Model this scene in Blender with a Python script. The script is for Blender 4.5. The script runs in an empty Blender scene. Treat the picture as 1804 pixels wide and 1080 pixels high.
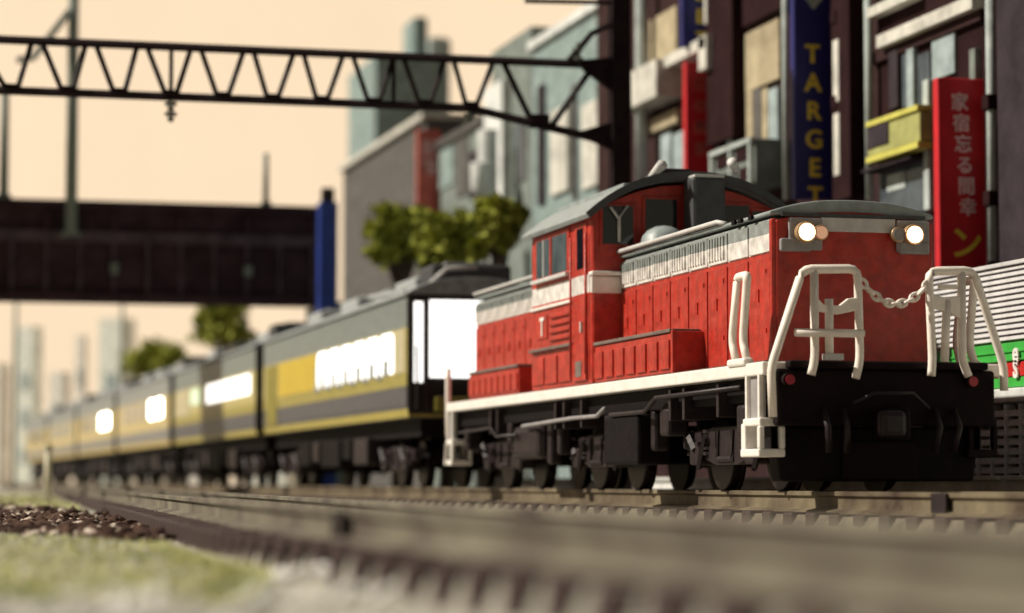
import bpy, bmesh, math, random
import numpy as np
from mathutils import Vector, Matrix, noise
random.seed(7); rng = np.random.default_rng(7)
S = bpy.context.scene
COL = S.collection
R = math.radians

# ------------------------------------------------------------------ camera, world, sun, exposure
F = 4470.0                                  # focal length in photo pixels (1804 wide)
TH = math.atan(1152 / F); PIT = math.atan(309 / F); CZ = .115
FW = Vector((-math.cos(TH) * math.cos(PIT), math.sin(TH) * math.cos(PIT), math.sin(PIT)))
RT = Vector((math.sin(TH), math.cos(TH), 0)); UP = RT.cross(FW)
cam = bpy.data.cameras.new('camera'); camo = bpy.data.objects.new('camera', cam); COL.objects.link(camo)
camo.matrix_world = Matrix(((RT.x, UP.x, -FW.x, 0), (RT.y, UP.y, -FW.y, 0), (RT.z, UP.z, -FW.z, CZ), (0, 0, 0, 1)))
cam.sensor_width = 36; cam.lens = 36 * F / 1804
cam.clip_start = .1; cam.clip_end = 6000
cam.dof.use_dof = True; cam.dof.focus_distance = 33.5
APERTURE = .21
cam.dof.aperture_fstop = cam.lens / 1000 / APERTURE
S.camera = camo
SUN_EL = R(42); SUN_ROT = R(-163)
W = bpy.data.worlds.new("World"); S.world = W; W.use_nodes = True
wn = W.node_tree; wn.nodes.clear()
sky = wn.nodes.new('ShaderNodeTexSky'); sky.sky_type = 'NISHITA'; sky.sun_disc = False
sky.sun_elevation = SUN_EL; sky.sun_rotation = SUN_ROT; sky.dust_density = .6; sky.air_density = 1.0; sky.ozone_density = 1
tint = wn.nodes.new('ShaderNodeMix'); tint.data_type = 'RGBA'; tint.blend_type = 'MULTIPLY'; tint.inputs[0].default_value = 1
tint.inputs[7].default_value = (1.0, .68, .42, 1)
bg = wn.nodes.new('ShaderNodeBackground'); bg.inputs[1].default_value = .05
wo = wn.nodes.new('ShaderNodeOutputWorld')
wn.links.new(sky.outputs[0], tint.inputs[6]); wn.links.new(tint.outputs[2], bg.inputs[0]); wn.links.new(bg.outputs[0], wo.inputs[0])
sl = bpy.data.lights.new('sun', 'SUN'); sl.energy = 5.0; sl.angle = R(.6); sl.color = (1, .93, .80)
so = bpy.data.objects.new('sun', sl); COL.objects.link(so)
sv = Vector((math.sin(SUN_ROT) * math.cos(SUN_EL), math.cos(SUN_ROT) * math.cos(SUN_EL), math.sin(SUN_EL)))
so.rotation_euler = sv.to_track_quat('Z', 'Y').to_euler(); so.location = (0, -20, 40)
S.view_settings.view_transform = 'Standard'; S.view_settings.look = 'None'; S.view_settings.exposure = 0.12; S.view_settings.gamma = 1
S.cycles.max_bounces = 6; S.cycles.diffuse_bounces = 3; S.cycles.glossy_bounces = 2; S.cycles.transparent_max_bounces = 4
S.cycles.use_denoising = True

# ------------------------------------------------------------------ survey of the place: sight lines onto known planes
def ray(px, py): return FW + RT * ((px - 902) / F) + UP * ((540 - py) / F)
def onY(px, py, Y):
    r = ray(px, py); t = Y / r.y; return r.x * t, CZ + r.z * t
def onX(px, py, X):
    r = ray(px, py); t = X / r.x; return r.y * t, CZ + r.z * t

# ------------------------------------------------------------------ materials
def mat(name, c, rough=.6, var=.12, scale=4, metal=0, bump=0, bscale=30, c2=None, spec=.5, coat=0):
    m = bpy.data.materials.new(name); m.use_nodes = True; n = m.node_tree.nodes; l = m.node_tree.links
    b = n['Principled BSDF']; b.inputs['Roughness'].default_value = rough; b.inputs['Metallic'].default_value = metal
    b.inputs['Specular IOR Level'].default_value = spec; b.inputs['Coat Weight'].default_value = coat
    tc = n.new('ShaderNodeTexCoord'); nz = n.new('ShaderNodeTexNoise'); nz.inputs['Scale'].default_value = scale; nz.inputs['Detail'].default_value = 6
    nz.inputs['Roughness'].default_value = .65
    l.new(tc.outputs['Object'], nz.inputs['Vector'])
    mx = n.new('ShaderNodeMix'); mx.data_type = 'RGBA'
    d = c2 or tuple(x * (1 - 2.2 * var) for x in c)
    mx.inputs[6].default_value = (*d, 1); mx.inputs[7].default_value = (*[min(1, x * (1 + (0 if c2 else var))) for x in c], 1)
    cr = n.new('ShaderNodeMapRange'); cr.inputs[1].default_value = .33; cr.inputs[2].default_value = .67
    l.new(nz.outputs[0], cr.inputs[0]); l.new(cr.outputs[0], mx.inputs[0]); l.new(mx.outputs[2], b.inputs['Base Color'])
    if bump:
        n2 = n.new('ShaderNodeTexNoise'); n2.inputs['Scale'].default_value = bscale; n2.inputs['Detail'].default_value = 4
        l.new(tc.outputs['Object'], n2.inputs['Vector'])
        bp = n.new('ShaderNodeBump'); bp.inputs['Strength'].default_value = bump; bp.inputs['Distance'].default_value = .03
        l.new(n2.outputs[0], bp.inputs['Height']); l.new(bp.outputs[0], b.inputs['Normal'])
    return m

def bands(name, stops, rough=.42, grime=.14, bump=.4, scale=6, dust=.10):
    """Paint that changes with the height over the rail: stops = [(z_from, colour), ...]; z from 0 to 6 m."""
    m = mat(name, (1, 1, 1), rough=rough, bump=bump, bscale=14); n = m.node_tree.nodes; l = m.node_tree.links
    tc = [x for x in n if x.type == 'TEX_COORD'][0]; b = n['Principled BSDF']
    sp = n.new('ShaderNodeSeparateXYZ'); l.new(tc.outputs['Object'], sp.inputs[0])
    wob = n.new('ShaderNodeTexNoise'); wob.inputs['Scale'].default_value = 9; l.new(tc.outputs['Object'], wob.inputs['Vector'])
    ma = n.new('ShaderNodeMath'); ma.operation = 'MULTIPLY_ADD'; ma.inputs[1].default_value = .02; l.new(wob.outputs[0], ma.inputs[0]); l.new(sp.outputs[2], ma.inputs[2])
    dv = n.new('ShaderNodeMath'); dv.operation = 'DIVIDE'; dv.inputs[1].default_value = 6; l.new(ma.outputs[0], dv.inputs[0])
    rp = n.new('ShaderNodeValToRGB'); rp.color_ramp.interpolation = 'CONSTANT'; e = rp.color_ramp.elements
    while len(e) > 1: e.remove(e[0])
    e[0].position = 0; e[0].color = (*stops[0][1], 1)
    for z, c in stops[1:]:
        q = e.new((z + .01) / 6); q.color = (*c, 1)
    l.new(dv.outputs[0], rp.inputs[0])
    gr = n.new('ShaderNodeTexNoise'); gr.inputs['Scale'].default_value = scale; gr.inputs['Detail'].default_value = 8; l.new(tc.outputs['Object'], gr.inputs['Vector'])
    mr = n.new('ShaderNodeMapRange'); mr.inputs[1].default_value = .3; mr.inputs[2].default_value = .7; mr.inputs[3].default_value = 1 - 2.5 * grime; mr.inputs[4].default_value = 1 + grime
    l.new(gr.outputs[0], mr.inputs[0])
    dz = n.new('ShaderNodeTexNoise'); dz.inputs['Scale'].default_value = 5.5; dz.inputs['Detail'].default_value = 9; dz.inputs['Roughness'].default_value = .75; l.new(tc.outputs['Object'], dz.inputs['Vector'])
    dm = n.new('ShaderNodeMapRange'); dm.inputs[1].default_value = .42; dm.inputs[2].default_value = .72; dm.inputs[3].default_value = 0; dm.inputs[4].default_value = dust; l.new(dz.outputs[0], dm.inputs[0])
    du = n.new('ShaderNodeMix'); du.data_type = 'RGBA'; du.inputs[7].default_value = (.55, .38, .30, 1); l.new(dm.outputs[0], du.inputs[0]); l.new(rp.outputs[0], du.inputs[6])
    mu = n.new('ShaderNodeMix'); mu.data_type = 'RGBA'; mu.blend_type = 'MULTIPLY'; mu.inputs[0].default_value = 1
    l.new(du.outputs[2], mu.inputs[6]); l.new(mr.outputs[0], mu.inputs[7]); l.new(mu.outputs[2], b.inputs['Base Color'])
    return m

def emit(name, c, s):
    m = bpy.data.materials.new(name); m.use_nodes = True; b = m.node_tree.nodes['Principled BSDF']
    b.inputs['Base Color'].default_value = (.8, .8, .78, 1); b.inputs['Emission Color'].default_value = (*c, 1); b.inputs['Emission Strength'].default_value = s
    b.inputs['Roughness'].default_value = .2
    return m

RED = (.47, .027, .014); GREYR = (.30, .33, .31); WHITE = (.80, .76, .72)
M = dict(
    hood=bands('locomotive_paint', [(0, RED), (3.03, WHITE), (3.25, (.26, .29, .28))]),
    cab=bands('cab_paint', [(0, RED), (2.97, WHITE), (3.26, RED)]),
    red=bands('red_paint', [(0, RED), (5.9, RED)]),
    redface=bands('red_front_paint', [(0, RED), (5.9, RED)], bump=.15),
    whitep=mat('white_paint', (.85, .80, .74), .5, .06, 5, bump=.1),
    cream=mat('cream_rail_paint', (.95, .85, .76), .5, .06, 5),
    greyroof=mat('grey_roof_paint', (.30, .34, .34), .45, .12, 5, bump=.15),
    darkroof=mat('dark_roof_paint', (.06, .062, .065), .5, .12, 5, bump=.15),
    greybox=mat('grey_lamp_surround', (.30, .28, .28), .5, .1, 5),
    lightgrey=mat('light_grey_panel', (.62, .60, .58), .5, .08, 5),
    walk=mat('walkway_top', (.18, .13, .11), .7, .15, 6, bump=.3),
    under=mat('underframe_black', (.006, .003, .004), .7, .25, 5, bump=.3, bscale=9, spec=.15),
    under2=mat('underframe_grey', (.022, .013, .015), .5, .2, 5, bump=.3, bscale=9, spec=.35),
    wheel=mat('wheel_steel', (.02, .014, .014), .45, .2, 5, metal=.4),
    beam=mat('buffer_beam_black', (.010, .004, .005), .75, .2, 5, bump=.15, spec=.15),
    glass=mat('dark_glass', (.008, .010, .016), .08, .1, 2, spec=.8),
    glassl=mat('cab_side_glass', (.10, .13, .14), .06, .2, 2, spec=1),
    lamp=emit('headlight_glow', (1, .72, .42), 9), lampd=emit('marker_glow', (1, .30, .08), .30),
    tail=mat('tail_lamp_red', (.35, .01, .03), .3), chrome=mat('lamp_rim', (.55, .36, .20), .3, metal=.3),
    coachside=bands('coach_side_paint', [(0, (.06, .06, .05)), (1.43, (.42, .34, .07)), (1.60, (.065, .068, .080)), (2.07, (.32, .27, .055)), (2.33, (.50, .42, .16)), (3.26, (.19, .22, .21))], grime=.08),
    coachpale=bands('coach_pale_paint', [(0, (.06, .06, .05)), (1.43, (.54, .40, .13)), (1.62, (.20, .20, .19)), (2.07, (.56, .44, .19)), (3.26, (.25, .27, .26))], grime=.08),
    yellow=mat('yellow_panel', (.56, .40, .035), .45, .06, 3), olive=mat('olive_panel', (.24, .20, .03), .5, .1, 3),
    creamp=mat('cream_panel', (.50, .44, .27), .5, .06, 3),
    coachroof=mat('coach_roof', (.30, .32, .33), .5, .15, 5, bump=.2), roofbox=mat('roof_unit', (.38, .40, .40), .55, .15, 5),
    litwin=emit('lit_window', (1, .975, .93), 1.7), litend=emit('lit_end_window', (1, .97, .93), 1.8), litfar=emit('lit_far_window', (1, .93, .80), 9),
    green=emit('green_marker', (.12, .8, .22), .35), blind=mat('window_post', (.28, .30, .30), .5),
    gangway=mat('gangway_black', (.018, .013, .010), .8),
    gantry=mat('gantry_steel', (.020, .010, .012), .7, .2, 3, spec=.2),
    bridge=mat('bridge_steel', (.050, .026, .032), .8, .25, 1.2, spec=.2), bridge2=mat('bridge_flange', (.095, .068, .080), .8, .25, 1.2, spec=.2),
    mast=mat('mast_grey', (.17, .20, .17), .6, .1, 2), blue=mat('blue_sign_paint', (.02, .05, .30), .5, .15, 2),
    rail=mat('rail_side', (.22, .18, .115), .6, .25, .8, bump=.2, c2=(.050, .030, .020), spec=.3), railtop=mat('rail_head', (.34, .29, .23), .32, .15, 3, metal=.5),  # rail: lighter noise patches paint in reflections along the brown side
    raild=mat('dusty_rail_side', (.20, .185, .135), .75, .25, 1.0, c2=(.085, .065, .055), spec=.25),
    sleeper=mat('sleeper_brown', (.040, .016, .014), .75, .25, 5, bump=.3),
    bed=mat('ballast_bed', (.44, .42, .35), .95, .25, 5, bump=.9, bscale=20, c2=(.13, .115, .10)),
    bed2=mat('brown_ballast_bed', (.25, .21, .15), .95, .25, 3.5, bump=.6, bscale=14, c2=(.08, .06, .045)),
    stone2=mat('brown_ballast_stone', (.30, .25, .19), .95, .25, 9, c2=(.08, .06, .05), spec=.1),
    ground=mat('dry_ground', (.50, .48, .41), .95, .25, .9, bump=.5, bscale=8, c2=(.26, .245, .21)),
    farground=mat('far_ground', (.16, .14, .12), .95, .15, .03),
    stone=mat('ballast_stone', (.60, .58, .50), .9, .25, 9, c2=(.22, .20, .18)), stonew=mat('pale_stone', (.88, .86, .82), .9, .08, 5),
    rubble=mat('brown_rubble', (.12, .07, .05), .9, .3, 4.5, c2=(.02, .01, .01), spec=.1), rubblel=mat('pale_rubble', (.80, .70, .60), .9, .3, 4.5, c2=(.35, .26, .20), spec=.1),
    grass=mat('grass_blade', (.82, .78, .44), .8, .2, 1.6, c2=(.34, .38, .16)),
    post=mat('cream_post', (.62, .58, .42), .6, .08, 3),
    leaf=mat('leaf', (.56, .58, .10), .8, .2, 2.2, c2=(.07, .09, .02)), bark=mat('bark', (.07, .045, .03), .9, .2, 4),
)
def leafify(m):
    m.node_tree.nodes['Principled BSDF'].inputs['Specular IOR Level'].default_value = .1
for k in ('leaf', 'grass', 'bed', 'ground', 'farground', 'stone', 'rubble', 'stonew'): leafify(M[k])

# ------------------------------------------------------------------ mesh helpers
class MB:
    def __init__(s): s.v = []; s.f = []
    def add(s, vs, fs):
        o = len(s.v); s.v += [tuple(v) for v in vs]; s.f += [tuple(i + o for i in f) for f in fs]; return s
    def box(s, x0, x1, y0, y1, z0, z1):
        if x0 > x1: x0, x1 = x1, x0
        if y0 > y1: y0, y1 = y1, y0
        if z0 > z1: z0, z1 = z1, z0
        return s.add([(x0, y0, z0), (x1, y0, z0), (x1, y1, z0), (x0, y1, z0), (x0, y0, z1), (x1, y0, z1), (x1, y1, z1), (x0, y1, z1)],
                     [(0, 3, 2, 1), (4, 5, 6, 7), (0, 1, 5, 4), (1, 2, 6, 5), (2, 3, 7, 6), (3, 0, 4, 7)])
    def prismX(s, prof, x0, x1):       # prof: list of (y,z), counter-clockwise seen from +X
        n = len(prof)
        return s.add([(x0, y, z) for y, z in prof] + [(x1, y, z) for y, z in prof],
                     [tuple(range(n))[::-1], tuple(range(n, 2 * n))] + [(i, (i + 1) % n, n + (i + 1) % n, n + i) for i in range(n)])
    def prismY(s, prof, y0, y1):       # prof: (x,z)
        n = len(prof)
        return s.add([(x, y0, z) for x, z in prof] + [(x, y1, z) for x, z in prof],
                     [tuple(range(n)), tuple(range(n, 2 * n))[::-1]] + [(i, n + i, n + (i + 1) % n, (i + 1) % n) for i in range(n)])
    def tube(s, pts, r, seg=8, r2=None, cap=True):
        P = [Vector(p) for p in pts]; n = len(P); o = len(s.v); rings = []
        for i, p in enumerate(P):
            d = (P[min(i + 1, n - 1)] - P[max(i - 1, 0)]).normalized()
            a = d.cross(Vector((0, 0, 1)) if abs(d.z) < .9 else Vector((1, 0, 0))).normalized(); b = d.cross(a)
            rr = r if r2 is None else r + (r2 - r) * i / (n - 1)
            rings.append([p + (a * math.cos(t) + b * math.sin(t)) * rr for t in [2 * math.pi * k / seg for k in range(seg)]])
        vs = [v for g in rings for v in g]; fs = []
        for i in range(n - 1):
            for k in range(seg):
                fs.append((i * seg + k, i * seg + (k + 1) % seg, (i + 1) * seg + (k + 1) % seg, (i + 1) * seg + k))
        if cap: fs += [tuple(range(seg))[::-1], tuple(range((n - 1) * seg, n * seg))]
        return s.add(vs, fs)
    def beam(s, p, q, w):              # square bar
        return s.tube([p, q], w * .707, 4)
    def disc(s, c, ax, r, d, seg=24):  # short cylinder centred at c along axis 'x' or 'y'
        c = Vector(c); a = Vector((1, 0, 0)) if ax == 'x' else Vector((0, 1, 0)) if ax == 'y' else Vector((0, 0, 1))
        return s.tube([c - a * d / 2, c + a * d / 2], r, seg)
    def build(s, name, m, parent=None, bevel=0, smooth=False, **kw):
        me = bpy.data.meshes.new(name); off = Vector((0, 0, 0))
        if parent is not None:
            q = parent
            while q is not None: off += Vector(q.location); q = q.parent
        me.from_pydata([(v[0] - off.x, v[1] - off.y, v[2] - off.z) for v in s.v], [], s.f); me.update()
        if smooth:
            for p in me.polygons: p.use_smooth = True
        me.materials.append(m)
        o = bpy.data.objects.new(name, me); COL.objects.link(o)
        if parent is not None: o.parent = parent
        if bevel:
            b = o.modifiers.new('bevel', 'BEVEL'); b.width = bevel; b.segments = 2; b.limit_method = 'ANGLE'; b.angle_limit = R(40)
        for k, v in kw.items(): o[k] = v
        return o
def thing(name, loc, label, cat, group=None):
    o = bpy.data.objects.new(name, None); o.location = loc; COL.objects.link(o); o['label'] = label; o['category'] = cat
    if group: o['group'] = group
    return o
def kids(o): return [c for c in bpy.data.objects if c.parent == o]
def copy_tree(o, parent=None):
    c = o.copy(); COL.objects.link(c); c.parent = parent
    for ch in kids(o): copy_tree(ch, c)
    return c
def again(src, loc):                   # a further piece of the same kind under the same parent
    c = src.copy(); COL.objects.link(c); c.location = loc; return c
def text(s, name, m, size, parent, loc, rot, thick=.02, **kw):
    cu = bpy.data.curves.new('t', 'FONT'); cu.body = s; cu.size = size; cu.align_x = 'CENTER'; cu.align_y = 'CENTER'; cu.extrude = thick; cu.resolution_u = 3
    cu.offset = kw.pop('bold', 0) * size
    to = bpy.data.objects.new('t', cu); COL.objects.link(to)
    dg = bpy.context.evaluated_depsgraph_get(); me = bpy.data.meshes.new_from_object(to.evaluated_get(dg)); bpy.data.objects.remove(to)
    me.materials.clear(); me.materials.append(m)
    o = bpy.data.objects.new(name, me); COL.objects.link(o); o.parent = parent
    o.location = Vector(loc) - Vector(parent.location); o.rotation_euler = rot
    for k, v in kw.items(): o[k] = v
    return o

# ------------------------------------------------------------------ the setting: ground
def sheet(name, m, x0, x1, y0, y1, z, nx, ny, amp=0, fr=.3, hole=None, **kw):
    xs = np.linspace(x0, x1, nx + 1); ys = np.linspace(y0, y1, ny + 1); b = MB()
    vs = [(x, y, z + (amp * noise.noise((x * fr, y * fr, 3.1)) if amp else 0)) for x in xs for y in ys]
    fs = [(i * (ny + 1) + j, (i + 1) * (ny + 1) + j, (i + 1) * (ny + 1) + j + 1, i * (ny + 1) + j + 1) for i in range(nx) for j in range(ny)]
    return b.add(vs, fs).build(name, m, None, 0, True, **kw)
sheet('ground', M['farground'], -2500, 60, -900, 1800, -.60, 4, 4, kind='structure')
def gz(x, y):
    d = max(0, -17.5 - x); ny = 3.32 + .06 * max(0, d - 3)
    left = min(1, max(0, (ny - .9 - y) / .4)); far_ = min(1, max(0, (-x - 16) / 8))
    return -.50 - .12 * left * (1 - far_) + .04 * left * far_
def ground_sheet():
    b = MB(); xs = [6 - 266 * (i / 520) ** 1.5 for i in range(521)]; ys = [-14 + 32.6 * j / 110 for j in range(111)]
    vs = [(x, y, gz(x, y) + .03 * noise.noise((x * .8, y * .8, 2)) + .02 * noise.noise((x * 3, y * 3, 7))) for x in xs for y in ys]
    b.add(vs, [(i * 111 + j, i * 111 + j + 1, (i + 1) * 111 + j + 1, (i + 1) * 111 + j) for i in range(520) for j in range(110)])
    b.build('trackside_ground', M['ground'], None, 0, True, kind='structure')
ground_sheet()

SKYM = mat('sky_backdrop_paint', (.84, .72, .59), .95, .02, .02, spec=.05)
bk_ = [(-300 - .917 * k, 75 - .40 * k) for k in (600, -300)]
MB().add([(bk_[0][0], bk_[0][1], -2), (bk_[1][0], bk_[1][1], -2), (bk_[1][0], bk_[1][1], 230), (bk_[0][0], bk_[0][1], 230),
          (bk_[0][0] - .4, bk_[0][1] + .9, -2), (bk_[1][0] - .4, bk_[1][1] + .9, -2), (bk_[1][0] - .4, bk_[1][1] + .9, 230), (bk_[0][0] - .4, bk_[0][1] + .9, 230)],
         [(0, 1, 2, 3), (7, 6, 5, 4), (0, 4, 5, 1), (1, 5, 6, 2), (2, 6, 7, 3), (3, 7, 4, 0)]).build('sky', SKYM, None, kind='structure')
def near_y(X):                         # line of the near track's near rail
    d = max(0, -17.5 - X); return 3.32 + .06 * (d - 3 * (1 - math.exp(-d / 3)))
def rail_mesh(b, yf, x0, x1, zt, zb, n):
    xs = [x0 + (x1 - x0) * i / n for i in range(n + 1)]
    h = zt - zb; pr = [(-.17, 0), (.17, 0), (.17, .12 * h), (.035, .22 * h), (.035, .72 * h), (.075, .8 * h), (.075, .97 * h), (.055, h), (-.055, h), (-.075, .97 * h), (-.075, .8 * h), (-.035, .72 * h), (-.035, .22 * h), (-.17, .12 * h)]
    k = len(pr); vs = [(x, yf(x) + a, zb + z) for x in xs for a, z in pr]
    fs = [(i * k + j, i * k + (j + 1) % k, (i + 1) * k + (j + 1) % k, (i + 1) * k + j) for i in range(n) for j in range(k)]
    fs += [tuple(range(k))[::-1], tuple(range(n * k, n * k + k))]
    return b.add(vs, fs)
def track(name, label, yf, x0, x1, zt, zb, pitch, splits, sl_len, mrail, sx0, sw):
    t = thing(name, (x1, yf(x1), zb - .15), label, 'railway track')
    for off in (0, 1.35):
        for a, c in zip(splits[:-1], splits[1:]):
            rail_mesh(MB(), lambda x: yf(x) + off, a + .03, c - .03, zt, zb, max(2, int((c - a) / 2))).build('rail', mrail, t)
            rail_mesh(MB(), lambda x: yf(x) + off, a + .03, c - .03, zt + .006, zt - .012, 2) if 0 else None
        for c in splits[1:-1]:
            MB().box(c - .20, c + .20, yf(c) + off - .12, yf(c) + off - .078, zb + .02, zt - .01).build('rail_joiner', M['under2'], t, .01)
    # sleepers
    base = None; x = x1 - .3; n = 0; rest = MB()
    while x > x0:
        if n < 300:
            if base is None:
                base = MB().box(x - sw / 2, x + sw / 2, yf(x) - .50, yf(x) + 1.35 + .50, zb - .30, zb + .012).build('sleeper', M['sleeper'], t, .03)
                bx, by = x, yf(x)
            else:
                c = again(base, (x - bx, yf(x) - by, random.uniform(-.006, .006)))
        else: rest.box(x - sw / 2, x + sw / 2, yf(x) - .50, yf(x) + 1.85, zb - .2, zb)
        x -= pitch; n += 1
    if rest.v: rest.build('far_sleepers', M['sleeper'], t, kind='stuff')
    # a bolted clip block beside each rail foot, joined
    return t
track('railway_track', 'nearest railway track, empty, blurred dark sleepers and dusty rails across the foreground', near_y, -150, -4.2, -.07, -.30, .72, [-150, -60, -17.3, -4.2], 2.2, M['raild'], 0, .36)
LY = 12.3
track('railway_track', 'railway track under the red locomotive and its coaches', lambda x: LY - .675, -215, -8, 0, -.27, .76, [-215, -120, -70, -25.9, -8], 2.2, M['rail'], 0, .32)

def bed(name, label, yf, x0, x1, z, w0, w1, drop, n, m='bed'):
    xs = [x0 + (x1 - x0) * i / n for i in range(n + 1)]; pr = [(-w1, -drop - .05), (-w0 - .12, -drop), (-w0, 0), (-.2, .0), (.675, -.01), (1.55, .0), (1.35 + w0, 0), (1.35 + w0 + .12, -drop), (1.35 + w1, -drop - .05)]
    k = len(pr); b = MB()
    vs = [(x, yf(x) + a + .03 * noise.noise((x * .9, a * 3, 1)), z + dz + .016 * noise.noise((x * 1.7, a * 2, 5))) for x in xs for a, dz in pr]
    b.add(vs, [(i * k + j, (i + 1) * k + j, (i + 1) * k + j + 1, i * k + j + 1) for i in range(n) for j in range(k - 1)])
    return b.build(name, M[m], None, 0, True, kind='structure', label=label)
bed('ballast_bed', 'ballast bed of the nearest track', near_y, -150, -4, -.312, .40, 1.2, .26, 900)
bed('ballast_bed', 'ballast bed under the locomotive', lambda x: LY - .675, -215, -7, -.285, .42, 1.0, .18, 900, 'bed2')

# loose stones, grass, rubble (countless, joined)
def scatter(name, m, pts, size, flat=.75, label=None, seed=1):
    g = np.random.default_rng(seed); n = len(pts)
    base = np.array([(1, 0, 0), (-1, 0, 0), (0, 1, 0), (0, -1, 0), (0, 0, 1), (0, 0, -1)], float)
    tri = np.array([(0, 2, 4), (2, 1, 4), (1, 3, 4), (3, 0, 4), (2, 0, 5), (1, 2, 5), (3, 1, 5), (0, 3, 5)])
    v = base[None] * g.uniform(.55, 1.25, (n, 6, 1)) + g.normal(0, .16, (n, 6, 3))
    a = g.uniform(0, 6.28, n); ca, sa = np.cos(a), np.sin(a)
    v = np.stack([v[..., 0] * ca[:, None] - v[..., 1] * sa[:, None], v[..., 0] * sa[:, None] + v[..., 1] * ca[:, None], v[..., 2] * flat], -1)
    v = v * (size * g.uniform(.6, 1.3, n))[:, None, None] + pts[:, None, :]
    f = (tri[None] + 6 * np.arange(n)[:, None, None]).reshape(-1, 3)
    me = bpy.data.meshes.new(name); me.vertices.add(n * 6); me.vertices.foreach_set('co', v.reshape(-1).astype(np.float32))
    me.loops.add(f.size); me.loops.foreach_set('vertex_index', f.reshape(-1).astype(np.int32))
    me.polygons.add(len(f)); me.polygons.foreach_set('loop_start', np.arange(0, f.size, 3, dtype=np.int32)); me.polygons.foreach_set('loop_total', np.full(len(f), 3, dtype=np.int32))
    me.update(calc_edges=True); me.materials.append(m)
    o = bpy.data.objects.new(name, me); COL.objects.link(o); o['kind'] = 'stuff'
    if label: o['label'] = label
    return o
def field(n, x0, x1, yfun, z, seed, near=True):
    g = np.random.default_rng(seed); u = g.uniform(0, 1, n)
    x = x0 + (x1 - x0) * (u ** 1.6 if near else u)
    yy = np.array([yfun(a, b) for a, b in zip(x, g.uniform(0, 1, n))])
    zz = np.array([gz(a, b) + .01 for a, b in zip(x, yy)]) if z is None else z
    return np.stack([x, yy, zz + g.uniform(-.008, .008, n)], 1)
scatter('ballast_stones', M['stone'], field(26000, -6.5, -60, lambda x, u: near_y(x) - 3.6 + 2.6 * u, None, 1), np.full(26000, .055), label='grey ballast stones in front of the nearest track')
scatter('ballast_stones', M['stone'], field(16000, -6.5, -70, lambda x, u: near_y(x) - .36 + 2.0 * u, -.325, 2), np.full(16000, .026), label='ballast stones between the sleepers of the nearest track')
scatter('ballast_stones', M['stone'], field(22000, -9, -110, lambda x, u: near_y(x) + 2.3 + (10.9 - near_y(x) - 2.3) * u, None, 3), np.full(22000, .055), label='grey ballast stones between the two tracks')
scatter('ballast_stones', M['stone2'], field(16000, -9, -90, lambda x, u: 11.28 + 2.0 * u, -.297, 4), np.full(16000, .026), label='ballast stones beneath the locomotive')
sh = field(15000, -6.5, -60, lambda x, u: near_y(x) - .53 - .35 * u, -.33, 21); off = np.array([near_y(a) for a in sh[:, 0]]) - sh[:, 1]
sh[:, 2] = -.56
scatter('ballast_stones', M['stone'], sh, np.full(15000, .036), label='loose ballast on the shoulder of the nearest track', seed=22)
pw = []
for px, py, zz in [(180, 1062, -.42), (275, 1062, -.42), (1520, 1030, -.36), (1180, 1060, -.42), (640, 1050, -.42), (560, 1010, -.42), (1420, 1040, -.40), (220, 1075, -.42), (470, 1070, -.42), (1330, 1075, -.4), (604, 942, -.42), (500, 1020, -.5), (1000, 1060, -.5), (820, 1060, -.5)]:
    r = ray(px, py); t = (zz - CZ) / r.z
    for k in range(9): pw.append((r.x * t + random.gauss(0, .12), r.y * t + random.gauss(0, .06), zz + random.uniform(0, .03)))
scatter('pale_stones', M['stonew'], np.array(pw), np.full(len(pw), .055), label='small pale stones at the front edge of the ballast', seed=9)

def ground_at(px, py, z=-.44):
    r = ray(px, py); t = (z - CZ) / r.z; return r.x * t, r.y * t
# mound of grass and rubble left of the near track
pg = []
g = np.random.default_rng(11)
while len(pg) < 9000:
    px, py = g.uniform(-260, 560), g.uniform(872, 1030)
    x, y = ground_at(px, py)
    if y > near_y(x) - .75: continue
    top = 885 if px < 120 else 930
    inband = (868 < py < 897 and px < 150) or (948 + .00 * px < py < 1012 + .03 * px) and px < 470 - (py - 950) * .3
    if not inband: continue
    pg.append((x, y, gz(x, y) - .01, math.hypot(x, y)))
b = MB(); vs = []; fs = []
for x, y, z, d in pg:
    for k in range(5):
        a = random.uniform(0, 6.28); h = random.uniform(.04, .10) * (1 if d < 40 else 1.6); w = .014 * (1 if d < 40 else 2.2); xx = x + random.gauss(0, .05 + d * .002); yy = y + random.gauss(0, .05)
        lx, ly = math.cos(a) * h * .8, math.sin(a) * h * .8; o = len(vs)
        vs += [(xx - w * math.sin(a), yy + w * math.cos(a), z), (xx + w * math.sin(a), yy - w * math.cos(a), z), (xx + lx, yy + ly, z + h)]; fs.append((o, o + 1, o + 2))
b.add(vs, fs).build('grass', M['grass'], None, kind='stuff', label='yellow green grass tufts on the verge beside the nearest track')
pr = []; ps = []
while len(pr) < 3400:
    px, py = g.uniform(-200, 480), g.uniform(893, 962)
    if py > 900 + max(0, 55 - abs(px - 200) * .05) or (py < 893 + .07 * px): continue
    x, y = ground_at(px, py)
    if y > near_y(x) - .62: continue
    pr.append((x, y, gz(x, y) + .04 + random.uniform(-.03, .05))); ps.append(random.uniform(.05, .15))
pr = np.array(pr); ps = np.array(ps)
scatter('rubble', M['rubble'], pr[::2], ps[::2], .5, 'dark brown broken rubble on the verge left of the nearest track', 5)
scatter('rubble', M['rubblel'], pr[1::3], ps[1::3] * .8, .4, 'pale stone chips among the dark rubble on the verge', 6)
for px, py in [(470, 1000), (60, 1002), (440, 1010), (185, 905)]:
    pass
x, y = ground_at(84, 888, -.45)
t = thing('marker_post', (x, y, -.45), 'slim cream lineside marker post standing in the grass at far left', 'post')
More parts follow.
